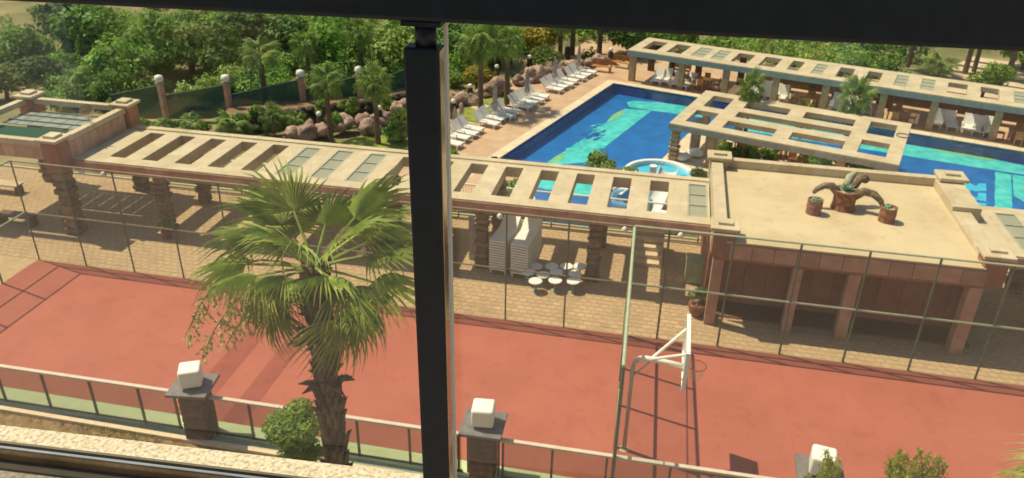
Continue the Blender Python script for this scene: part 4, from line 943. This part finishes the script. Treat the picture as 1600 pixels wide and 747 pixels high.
# retaining face of the terrace
struct('retaining_wall', MB().box(-60, 45, 29.625, 29.70, -2.7, .06), 'coping')
# shrubs and plants of the island border and around
def leaf_cloud(name, n, rx, ry, rz_, ls, seed, blobs=9, m='leafA', hollow=.55, up_=0.0):
    random.seed(seed); q = MB()
    bl = []
    for i in range(blobs):
        a = random.uniform(0, 2*pi); r = random.random()**.5*.62; bl.append((r*cos(a), r*sin(a), random.uniform(-.45,.6), random.uniform(.30,.52)))
    for i in range(n):
        b = random.choice(bl); d = Vector((random.gauss(0,1), random.gauss(0,1), random.gauss(0,1))).normalized()
        rr = b[3]*(hollow + (1-hollow)*random.random()**.6) * (1 + .35*noise.noise(d*2.5+Vector((b[0]*9, seed, 0))))
        c = Vector(((b[0]+d.x*rr)*rx, (b[1]+d.y*rr)*ry, (b[2]+d.z*rr)*rz_))
        nn = (d + Vector((random.gauss(0,.5), random.gauss(0,.5), random.gauss(.25,.5)))).normalized()
        u = nn.orthogonal().normalized(); u.rotate(Matrix.Rotation(random.uniform(0, 2*pi), 3, nn)); w = nn.cross(u)
        s = ls*random.uniform(.6,1.3)
        q.add([c-u*s*.45, c+w*s*.28+nn*s*.08, c+u*s*.75, c-w*s*.28+nn*s*.08], [(0,1,2,3)])
    return q.mesh(name, m)
sh_me = [leaf_cloud('foliage', 1100, .75, .6, .5, .13, 31+i, 8, m) for i, m in enumerate(('leafA','bushgreen','leafB'))]
def shrub(x, y, z, sc, k, label, cat='shrub', group=None):
    t = thing('shrub', label, cat, (x,y,z), random.uniform(0,6), group)
    link('foliage', sh_me[k], t, (0,0,.45*sc), sc=sc); part('stem', MB().tube([(0,0,0),(.03,0,.4*sc)], .03, 5), 'bark', t); return t
bl_ = [((3.82, 45.23),.9,1),((4.44, 45.07),.9,0),((5.16, 45.15),.95,1),((5.86, 44.93),.9,0),((6.44, 44.97),.8,1),((8.33, 44.85),.9,0),((9.07, 44.64),1.0,1),((9.82, 44.83),1.05,2),((10.58, 44.64),1.0,1),((11.30, 44.44),.9,0)]
random.seed(5)
for i, ((x, y), s_, k) in enumerate(bl_): shrub(x, y, DZ, s_, k, 'green shrub, %s from the left between the grid pergola and the flat roof' % ORD[i], 'shrub', 'shrubs in the island border')
for i, (x, y) in enumerate([(4.16, 46.36), (4.75, 46.40), (5.77, 46.24), (7.50, 45.74), (8.09, 45.58)]):
    t = thing('ball_lamp', 'small white ball lamp, %s from the left below the grid pergola' % ORD[i], 'lamp', (x,y,DZ), 0, 'ball lamps below the grid pergola'); part('post', MB().tube([(0,0,0),(0,0,.75)], .03, 6), 'grip', t); part('globe', MB().lathe([(.05,.75),(.16,.82),(.19,.93),(.14,1.05),(.03,1.1)], 12), 'lampwhite', t, smooth=True)
for (x, y), s_, k, lab in (((-2.74, 39.88),1.7,2,'feathery green shrub at the pool edge behind the pergola'),((-1.51, 40.36),.9,2,'small shrub left of the paddling pool'),((-7.18, 35.80),1.5,2,'shrub seen through a pergola slot'),((-11.40, 39.56),1.1,1,'green shrub hidden beside the balcony post'),((-15.41, 42.63),1.4,0,'leafy shrub on the lawn left of the balcony post'),((-19.43, 43.53),1.2,1,'bright shrub among the boulders behind the pergola'),((2.40, 40.27),1.2,2,'grassy shrub between platform and flat roof corner'),((1.34, 39.33),1.0,0,'green shrub behind the right end of the pergola'),((13.32, 63.63),.9,1,'yellow green shrub seen through a slot of the long pergola'),((23.20, 63.55),2.3,1,'yellow green conifer shrub on the pale terraces')):
    shrub(x, y, DZ, s_, k, lab)

for i, ((x, y), s_, k) in enumerate((((-30.54, 40.71),.9,1),((-29.07, 40.96),.9,2),((-27.03, 41.25),.9,1),((-24.23, 41.74),.8,2),((-22.50, 43.34),.9,2),((-19.70, 45.77),.9,1),((-17.56, 47.62),1.0,0))):
    shrub(x, y, DZ, s_, k, 'small planted shrub, %s from the left behind the left part of the pergola' % ORD[i], 'shrub', 'shrubs behind the left pergola')

for i, (x, y) in enumerate(((-24.43, 42.34), (-22.92, 43.09), (-20.96, 44.34), (-19.43, 45.25), (-17.55, 46.51))):
    shrub(x, y, -1.5, random.uniform(.7,1.0), 1 + i % 2, 'low shrub on the bank below the green screen fence, %s from the left' % ORD[i], 'shrub', 'shrubs on the bank below the fence')

# ================================================================ PATIO OBJECTS
random.seed(9)
def lounger_stack(x, y, n, rz, label):
    # one top-level lounger per layer, all alike
    for i in range(n):
        t = thing('stacked_lounger', 'white lounger in the %s stack under the pergola, %s from the bottom' % (label, ORD[i]), 'sun lounger', (x, y, .02+i*.105), rz, 'stacked loungers, %s stack' % label)
        q = MB(); q.box(-.33,.33,-.95,.25,.20,.25); part('seat', q, 'white', t)
        b = MB(); b.add([(-.33,.25,.20),(.33,.25,.20),(.33,.85,.52),(-.33,.85,.52),(-.33,.25,.25),(.33,.25,.25),(.33,.83,.57),(-.33,.83,.57)], [(0,3,2,1),(4,5,6,7),(0,1,5,4),(1,2,6,5),(2,3,7,6),(3,0,4,7)]); part('backrest', b, 'white', t)
        if i == 0:
            for sx in (-.28,.28):
                for sy in (-.85,.2): part('leg', MB().box(sx-.03,sx+.03,sy-.03,sy+.03,0,.2), 'white', t)
sx_, sy_ = (-5.27, 25.65); lounger_stack(sx_-.02, 25.95, 12, -.12, 'left')
lounger_stack(sx_+.80, 25.85, 12, -.12, 'right')
TB = [(-4.01, 25.27), (-3.44, 25.41), (-2.91, 25.53), (-2.42, 25.65), (-4.20, 24.80), (-3.64, 24.71), (-3.21, 25.03), (-2.53, 25.06), (-3.84, 24.22), (-3.16, 24.43), (-2.53, 24.53)]
tl = ['back row, leftmost','back row, second','back row, third','back row, rightmost','middle row, leftmost','middle row, second','middle row, third','middle row, rightmost','front row, left','front row, middle','front row, right']
q = MB().lathe([(.02,.40),(.24,.40),(.25,.415),(.24,.435),(.02,.435)], 24); tm = q.mesh('tabletop', 'white'); lm = MB().lathe([(.16,0),(.15,.02),(.03,.05),(.03,.40)], 10).mesh('pedestal','grey')
for (x, y), lab in zip(TB, tl):
    t = thing('round_table', 'small white round table in the cluster by the loungers, %s' % lab, 'table', (x, y, .012), 0, 'white round tables'); link('tabletop', tm, t); link('pedestal', lm, t)
st = thing('entrance_steps', 'four low pale steps under the pergola beside the dividing fence', 'steps', (*(0.14, 26.93), 0))
for i in range(5): part('step', MB().box(-.75,.40,.35*i,.35*i+.34,0,.16*(i+1)), 'travtile', st)
# odds and ends on the patio
for i, ((x, y), w, h, m, nm, lab, cat) in enumerate((((-6.45, 25.77),.55,1.7,'canvas','folded_screen','pale folded screen leaning beside the left lounger stack','screen'),((1.74, 26.00),.7,.9,'fencerail','green_bin','pale green bin under the pergola by the building corner','bin'))):
    t = thing(nm, lab, cat, (x,y+.3,.01)); part('body', MB().box(-w/2,w/2,-.12 if i==0 else -.3,.12 if i==0 else .3,.02,h), m, t); part('top', MB().box(-w/2-.03,w/2+.03,-.15 if i==0 else -.33,.15 if i==0 else .33,h+.002,h+.05), m, t)
pt = thing('potted_plant', 'terracotta potted plant at the left corner of the flat roofed building', 'potted plant', (*(1.83, 23.96), .012))
part('pot', MB().lathe([(.20,0),(.28,.2),(.31,.45),(.27,.47)], 16), 'terra', pt); link('foliage', sh_me[0], pt, (0,0,.8), sc=.6)
# vines and baskets on the pergola column bases
for (x, y), lab in (((-18.78, 24.87),'dark plant pot at the foot of the second pergola column from the left'),((-23.26, 24.95),'dark plant pot at the foot of the pavilion column')):
    t = thing('potted_plant', lab, 'potted plant', (x, y, .012)); part('pot', MB().lathe([(.16,0),(.22,.3),(.2,.32)], 12), 'terra', t); link('foliage', sh_me[0], t, (0,0,.6), sc=.45)
# seats under the left pergola part
for (x, y), lab in (((-25.28, 24.59),'dark low bench under the left pavilion'),((-28.08, 27.15),'pale low bench at the left edge under the pavilion')):
    t = thing('low_bench', lab, 'bench', (x, y, .012)); part('seat', MB().box(-.8,.8,-.25,.25,.38,.44), 'darkwood' if y < 26 else 'lit', t)
    for sx in (-.7,.7): part('leg', MB().box(sx-.05,sx+.05,-.2,.2,0,.38), 'darkwood', t)
# small white spot lamps along the pergola front and the railings
for i, cx in enumerate((-21.95,-21.0,-5.3,-.9,1.0)):
    t = thing('wall_spot', 'small white spot lamp, %s from the left under the pergola front edge' % ORD[i], 'lamp', (cx, 24.86, 2.42), 0, 'white spot lamps on the pergola'); part('globe', MB().lathe([(.04,0),(.10,.05),(.11,.12),(.06,.2),(.02,.22)], 10), 'lampwhite', t, smooth=True); part('bracket', MB().box(-.02,.02,0,.07,.1,.14), 'grip', t)

# ================================================================ ROOF PLANTERS
def pot(x, y, r, h, label):
    t = thing('log_planter', label, 'planter', (x, y, 3.20), random.uniform(0,6), 'terracotta log planters on the flat roof')
    part('shell', MB().lathe([(r*1.0,0),(r*.96,h*.3),(r*1.02,h*.5),(r*.97,h*.8),(r*1.0,h),(r*.86,h),(r*.84,h-.05)], 18), 'terra', t, smooth=False)
    part('soil_top', MB().lathe([(r*.85,h-.06),(.01,h-.03)], 18, cap=False), 'terracut', t)
    q = MB()
    for k in range(14): a = random.uniform(0,6.28); d = r*random.random()*.7; q.lathe([(.03,0),(.045,.04),(.03,.09),(.005,.11)], 6, d*cos(a), d*sin(a), h-.05)
    part('succulent', q, 'agave', t); return t
pot(5.37, 26.28, .26, .52, 'left small terracotta log planter on the sand coloured roof')
pot(7.72, 26.22, .27, .52, 'right small terracotta log planter on the sand coloured roof')
ct = thing('stump_planter', 'large stump planter with arching brown branches and agave on the roof', 'planter', (6.43, 26.95, 3.20))
part('trunk', MB().lathe([(.42,0),(.37,.2),(.38,.45),(.42,.7),(.34,.7),(.30,.62)], 18), 'terra', ct); part('soil_top', MB().lathe([(.36,.66),(.01,.68)], 18, cap=False), 'terracut', ct)
part('branch', MB().tube([(-.25,.0,.55),(-.5,0,.78),(-.75,-.05,.80),(-.98,-.1,.66),(-1.08,-.12,.50)], [.15,.14,.12,.10,.06], 10), 'horn', ct, smooth=True)
part('branch', MB().tube([(.25,-.05,.5),(.55,-.12,.74),(.85,-.25,.72),(1.08,-.4,.55),(1.15,-.46,.36)], [.17,.15,.13,.10,.06], 10), 'horn', ct, smooth=True)
part('branch', MB().tube([(.2,.2,.6),(.4,.4,.95),(.6,.5,.98),(.72,.52,.88)], [.14,.15,.17,.12], 10), 'horn', ct, smooth=True)
part('branch', MB().tube([(0,.2,.6),(.12,.45,1.0),(.3,.55,1.15)], [.16,.13,.08], 10), 'terracut', ct, smooth=True)
q = MB()
for k in range(26):
    a = k*2.4; el = .25+.9*(k/26); L_ = .42-.2*(k/26)
    d = Vector((cos(a)*cos(el), sin(a)*cos(el), sin(el))); s_ = Vector((-sin(a), cos(a), 0))*.035
    q.add([Vector((0,0,.66))-s_, Vector((0,0,.66))+s_, Vector((0,0,.68))+d*L_*.6+s_*.9, Vector((0,0,.68))+d*L_, Vector((0,0,.68))+d*L_*.6-s_*.9], [(0,1,2,3,4)])
part('agave', q, 'agave', ct)

# ================================================================ FRONT GREENERY
bm1 = leaf_cloud('crown', 6500, .95, .9, .85, .115, 3, 14, 'bushgreen', .7)
bu = thing('round_tree', 'bright green round leafy tree top left of the palm trunk', 'tree', (-7.15, 12.5, 0)); link('crown', bm1, bu, (0,0,3.0), sc=.74); link('crown', bm1, bu, (.1,-.05,2.3), sc=(.58,.58,.55)); part('trunk', MB().tube([(0,0,0),(.05,0,1.4),(0,.03,2.9)], [.07,.055,.03], 8), 'bark', bu)
def conifer(name, n, h, r, seed, m='bushgreen'):
    random.seed(seed); q = MB(); tips = []
    for i in range(24): a = random.uniform(0,6.28); rr = r*random.random()**.6; tips.append((rr*cos(a), rr*sin(a), h*(1-.45*rr/r)*random.uniform(.8,1.0)))
    for i in range(n):
        t = random.choice(tips); f = random.uniform(.35,1.0); w = .10*(1.05-f)**.8+.012
        c = Vector((t[0]*f**.8 + random.gauss(0,w), t[1]*f**.8 + random.gauss(0,w), t[2]*f))
        d = Vector((random.gauss(0,.4), random.gauss(0,.4), random.uniform(.5,1.3))).normalized(); s = d.orthogonal().normalized(); s.rotate(Matrix.Rotation(random.uniform(0,6.28), 3, d))
        L_ = random.uniform(.05,.12); q.add([c-s*.006, c+d*L_*.5+s*.012, c+d*L_, c+d*L_*.5-s*.012], [(0,1,2,3)])
    return q.mesh(name, m)
co = thing('thuja_tree', 'feathery yellow green conifer top at the bottom right of the court', 'tree', (5.12, 12.0, 0)); link('crown', conifer('crown', 14000, 3.1, .75, 5, 'thuja'), co, (0,0,2.75)); part('trunk', MB().tube([(0,0,0),(0,0,3.4)], [.09,.04], 8), 'bark', co)
co = thing('thuja_tree', 'thin green conifer tips in front of the right cube lamp', 'tree', (3.72, 12.2, 0)); link('crown', conifer('crown', 8000, 2.9, .50, 8, 'thuja'), co, (0,0,2.15)); part('trunk', MB().tube([(0,0,0),(0,0,2.9)], [.08,.04], 8), 'bark', co)
rp = thing('fan_palm', 'yellowish palm frond tips reaching in at the right edge', 'palm tree', (7.75, 11.5, 0)); part('trunk', MB().lathe([(.24,0),(.2,3),(.19,5.0)], 12), 'trunk', rp)
for az, el in ((150,5),(172,-8),(190,12),(200,-20),(135,-15),(210,25),(120,30),(90,20),(60,10),(20,0),(-30,10),(-70,20),(175,40),(240,-10)):
    link('frond', fmd[1], rp, (0,0,4.95), rot=euler_for(radians(az), radians(el), random.uniform(-.4,.4)))
for kd, t_ in pp.items():
    if kd not in used_p:
        for c_ in list(t_.children): bpy.data.objects.remove(c_)
        bpy.data.objects.remove(t_)
# grass strip at the foot of the fence
import numpy as np
def np_leaves(P, D, size, jitter=.5, seed=0, aspect=.32):
    """P centres, D outward directions -> vertex array of leaf quads"""
    rg_ = np.random.default_rng(seed); n = len(P)
    nn = D + rg_.normal(0, jitter, (n,3)) + np.array([0,0,.3]); nn /= np.linalg.norm(nn, axis=1, keepdims=True)
    a = rg_.normal(0,1,(n,3)); u = np.cross(nn, a); u /= np.linalg.norm(u, axis=1, keepdims=True); w = np.cross(nn, u)
    s = (size*rg_.uniform(.6,1.35,n))[:,None]
    V_ = np.stack([P-u*s*.5, P+w*s*aspect+nn*s*.08, P+u*s*.7, P-w*s*aspect+nn*s*.08], 1)
    return V_.reshape(-1,3)
def np_mesh(name, V_, mats, midx=None):
    n = len(V_)//4; me = bpy.data.meshes.new(name); me.vertices.add(len(V_)); me.vertices.foreach_set('co', V_.astype('f').ravel())
    me.loops.add(n*4); me.loops.foreach_set('vertex_index', np.arange(n*4, dtype='i')); me.polygons.add(n)
    me.polygons.foreach_set('loop_start', np.arange(0, n*4, 4, dtype='i')); me.polygons.foreach_set('loop_total', np.full(n, 4, dtype='i'))
    for m in mats: me.materials.append(M[m])
    if midx is not None: me.polygons.foreach_set('material_index', midx.astype('i'))
    me.update(); me.validate(); return me
rg0 = np.random.default_rng(4)
n = 14000; gx = rg0.uniform(-24, 6, n); gy = rg0.uniform(12.6, 14.44, n); keep = (np.sin(gx*1.3)+np.sin(gy*3+gx*.7) + rg0.normal(0,.5,n)) > .2; gx, gy = gx[keep], gy[keep]
gp_ = np.stack([gx, gy, np.full(len(gx), .04)], 1); gd = np.tile(np.array([[0,1.0,.2]]), (len(gx),1))
o = link('grass_strip', np_mesh('grass_strip', np_leaves(gp_, gd, .10, .8, 3, .12), ['grass'])); o['kind'] = 'stuff'; o['label'] = 'rough grass strip between kerb and apartment'; o['category'] = 'grass'

# ================================================================ TREES AND SCRUB BEYOND THE RESORT
def crown_np(c, r, n, seed, nb=9, squash=.75, hollow=.6):
    rg_ = np.random.default_rng(seed)
    bc = rg_.normal(0,.36,(nb,3)); bc[:,2] *= .8; br = rg_.uniform(.34,.62,nb)
    bi = rg_.integers(0, nb, n); d = rg_.normal(0,1,(n,3)); d /= np.linalg.norm(d, axis=1, keepdims=True)
    wob = 1+.22*np.sin(d[:,0]*5+bi*1.7)*np.sin(d[:,1]*5+bi)*1.2
    rr = br[bi]*(hollow+(1-hollow)*rg_.random(n)**.6)*wob
    P = bc[bi] + d*rr[:,None]; P[:,2] *= squash
    return P*r + np.array(c), d
crowns = []
for i, m_ in enumerate(('leafA','leafB','leafC','leafA','leafY')):
    P, D = crown_np((0,0,0), 1.0, 3000, 40+i, 11); crowns.append(np_mesh('crown', np_leaves(P, D, .13, .55, i), [m_]))
def tree(x, y, z, r, h, k, label):
    t = thing('leafy_tree', label, 'tree', (x,y,z), random.uniform(0,6), 'trees beyond the resort fence')
    link('crown', crowns[k], t, (0,0,h), sc=(r,r,r*random.uniform(.85,1.15)))
    part('trunk', MB().tube([(0,0,0),(.1*r,.05,h*.5),(0,0,h)], [.09*r,.07*r,.03*r], 6), 'bark', t)
    for a in (.4,2.5,4.6): part('limb', MB().tube([(.05,.02,h*.55),(.5*r*cos(a),.5*r*sin(a),h*.95)], [.045*r,.015*r], 5), 'bark', t)
random.seed(3)
TR = [ # x,y of the crown foot on the ground, radius, kind, label
 ((-43.09, 53.74),3.0,3,'yellowish green tree just right of the pale reflection at upper left'),
 ((-47.46, 56.57),2.8,2,'dark tree at the upper left beside the dry slope'),
 ((-36.76, 47.74),2.6,0,'rounded green tree behind the left end of the green fence'),
 ((-36.64, 50.99),2.9,0,'mid green tree above the first fence lamp'),
 ((-35.11, 53.13),2.8,1,'olive green tree between the first two fence lamps'),
 ((-32.21, 52.17),2.6,0,'leafy tree above the second fence lamp'),
 ((-32.52, 56.61),2.7,2,'dark green tree left of the palm by the screen fence'),
 ((-29.42, 57.46),2.5,2,'dark tree between the two palms beyond the fence'),
 ((-24.44, 55.11),2.6,0,'green tree between third and fourth fence lamp'),
 ((-20.25, 55.37),2.6,1,'bright olive tree left of the balcony post'),
 ((-20.85, 61.80),3.0,3,'tall light green tree behind the balcony post'),
 ((-16.10, 60.11),2.4,2,'dark tree directly right of the balcony post'),
 ((-13.87, 61.69),2.2,0,'fresh green tree behind the lawn palms'),
 ((-10.74, 64.57),1.8,4,'yellow orange shrub tree behind the boulder row'),
 ((-9.45, 60.04),1.3,1,'low olive bush behind the large boulder'),
 ((-13.29, 53.93),1.3,4,'yellow bush behind the first boulders'),
 ((-6.22, 64.37),1.6,0,'small green tree near the wooden benches'),
 ((-3.23, 66.00),2.0,2,'dark green tree behind the first pergola column'),
 ((-46.54, 50.06),2.4,0,'green tree on the dry ground at the left edge'),
 ((-42.18, 46.31),1.8,2,'dark shrub tree in front of the dry slope at left'),
 ((-43.63, 44.44),1.7,1,'olive shrub behind the pavilion at the left edge'),
 ((-36.06, 45.00),1.5,3,'light green shrub just behind the pavilion corner'),
 ((27.91, 70.08),2.6,0,'green tree at the right edge behind the pergola'),
 ((-0.99, 68.74),1.8,0,'green tree behind the first pergola slots'),
]
for (x, y), r, k, lab in TR: tree(x, y, terr(x,y), r, r*.95, k, lab)
# wood that reads as one mass
wood = []; wm = []
rgw = np.random.default_rng(12)
def fence_y(x):
    pts_ = [(-60,30)] + [(p[0],p[1]) for p in fpz]
    for a, b in zip(pts_[:-1], pts_[1:]):
        if a[0] <= x <= b[0]: return a[1] + (b[1]-a[1])*(x-a[0])/(b[0]-a[0])
    return 1e9 if x < -60 else 0
cnt = 0
for i in range(5200):
    x = rgw.uniform(-80, 45); y = rgw.uniform(33, 135)
    u = x*cos(PA) - y*sin(PA); v = x*sin(PA) + y*cos(PA)
    r = rgw.uniform(.7, 1.9)*(1+.4*(y > 75))
    if u > -29.8-r*.5 and v < 64.5+r*.5: continue
    if u > -1.5 and v < 93: continue
    if x < 5 and v < 68 and y < fence_y(min(x,-13.4)) + 1.0 + r: continue
    d_ = noise.noise(Vector((x*.06, y*.06, 1.0)))
    if x < -40 and y < 62 and d_ > .08: continue
    if x < -50 and y > 58 and rgw.random() < .8: continue
    if rgw.random() > (.62 if y < 75 else .50): continue
    if -14 < x < 4 and y > 78 and rgw.random() < .5: continue
    n = int(520*r*(1.0 if y < 70 else .4)); P, D = crown_np((x, y, terr(x,y)+r*rgw.uniform(.35,.75)), r, n, 1000+i, 8)
    wood.append(np_leaves(P, D, .20 if y < 70 else .34, .55, i)); wm.append(np.full(n, rgw.choice([0,1,0,2,0,3] if y < 75 else [0,1,1]))); cnt += 1
print('wood clumps', cnt, sum(len(w) for w in wood)//4)
o = link('woodland', np_mesh('woodland', np.concatenate(wood), ['leafA','leafB','leafC','fromid'], np.concatenate(wm))); o['kind'] = 'stuff'; o['label'] = 'dense green scrub and woodland beyond the resort'; o['category'] = 'woodland'

# ================================================================ BALCONY AND APARTMENT WALL
BR = radians(3.5)
def bpart(name, mb, m, parent, **k): return part(name, mb, m, parent, **k)
sl_ = struct('balcony_sill', MB().box(-4, 3, .87, 1.10, -1.13, -1.10), 'marble'); bevel(sl_, .004)
sl_.location = (0,0,CAMZ); sl_.rotation_euler = (0,0,BR)
for nm, q, m in (('balcony_parapet', MB().box(-4,3,.90,1.07,-1.75,-1.132), 'plaster'), ('balcony_floor', MB().box(-4,3,-1.2,.90,-1.75,-1.52), 'floor')):
    o = struct(nm, q, m); o.location = (0,0,CAMZ); o.rotation_euler = (0,0,BR)
aw = thing('apartment_wall', 'cream apartment wall below and behind the balcony', 'building', (0,0,0), BR)
part('lower_wall', MB().box(-12,10,-1.5,.88,-.02,CAMZ-1.752), 'plaster', aw)
part('wall_behind', MB().box(-4,-2.45,-1.5,-1.2,CAMZ-1.75,CAMZ+1.6), 'whitepaint', aw); part('wall_behind', MB().box(.9,3,-1.5,-1.2,CAMZ-1.75,CAMZ+1.6), 'plaster', aw)
part('room_back', MB().box(-2.45,.9,-3.6,-3.5,CAMZ-1.75,CAMZ+1.6), 'dark', aw); part('room_ceiling', MB().box(-4,3,-3.6,-1.2,CAMZ+1.0,CAMZ+1.6), 'dark', aw); part('room_floor', MB().box(-2.45,.9,-3.5,-1.2,CAMZ-1.75,CAMZ-1.5), 'floor', aw)
for x0 in (-2.44,.85): part('door_frame', MB().box(x0,x0+.07,-1.25,-1.15,CAMZ-1.5,CAMZ+1.0), 'doorframe', aw)
br_ = thing('balcony_railing', 'black balcony railing with a thick post and clear glass panels close to the viewer', 'railing', (0,0,CAMZ-1.10), BR)
def zb(z): return z + 1.10
r_ = part('top_rail', MB().box(-4,3,.95,1.04,zb(-.22),zb(-.135)), 'black', br_); bevel(r_, .006, 3)
p_ = part('post', MB().box(-.266,-.222,.952,.981,zb(-1.10),zb(-.252)), 'black', br_); bevel(p_, .003, 2)
part('side_reflection', MB().box(-.2218,-.2205,.955,.978,zb(-1.099),zb(-.256)), 'gold', p_)  # warm reflection on the post's side, put in as a bronze strip
part('neck', MB().lathe([(.0135,zb(-.2515)),(.0135,zb(-.226))], 20, -.2405, .968), 'black', p_, smooth=True)
part('collar', MB().box(-.268,-.218,.953,.985,zb(-.226),zb(-.2205)), 'black', p_)
for nm, a, b in (('glass_panel',-4,-.262),('glass_panel',-.2232,3)):
    part(nm, MB().box(a,b,1.010,1.020,zb(-1.085),zb(-.2205)), 'balglass', br_)
part('polished_edge', MB().box(-.2272,-.2235,1.0085,1.0215,zb(-1.085),zb(-.2215)), 'white', br_)
ch = part('channel', MB().box(-4,3,1.004,1.0095,zb(-1.10),zb(-1.064)), 'alu', br_); part('outer_lip', MB().box(-4,3,1.0205,1.026,zb(-1.10),zb(-1.068)), 'bronze', ch); part('inner_face', MB().box(-4,3,1.0015,1.0038,zb(-1.10),zb(-1.067)), 'gold', ch); part('gasket', MB().box(-4,3,.984,1.0013,zb(-1.0998),zb(-1.094)), 'bronze', ch)
part('channel_base', MB().box(-4,3,1.0092,1.0208,zb(-1.099),zb(-1.075)), 'bronze', ch)
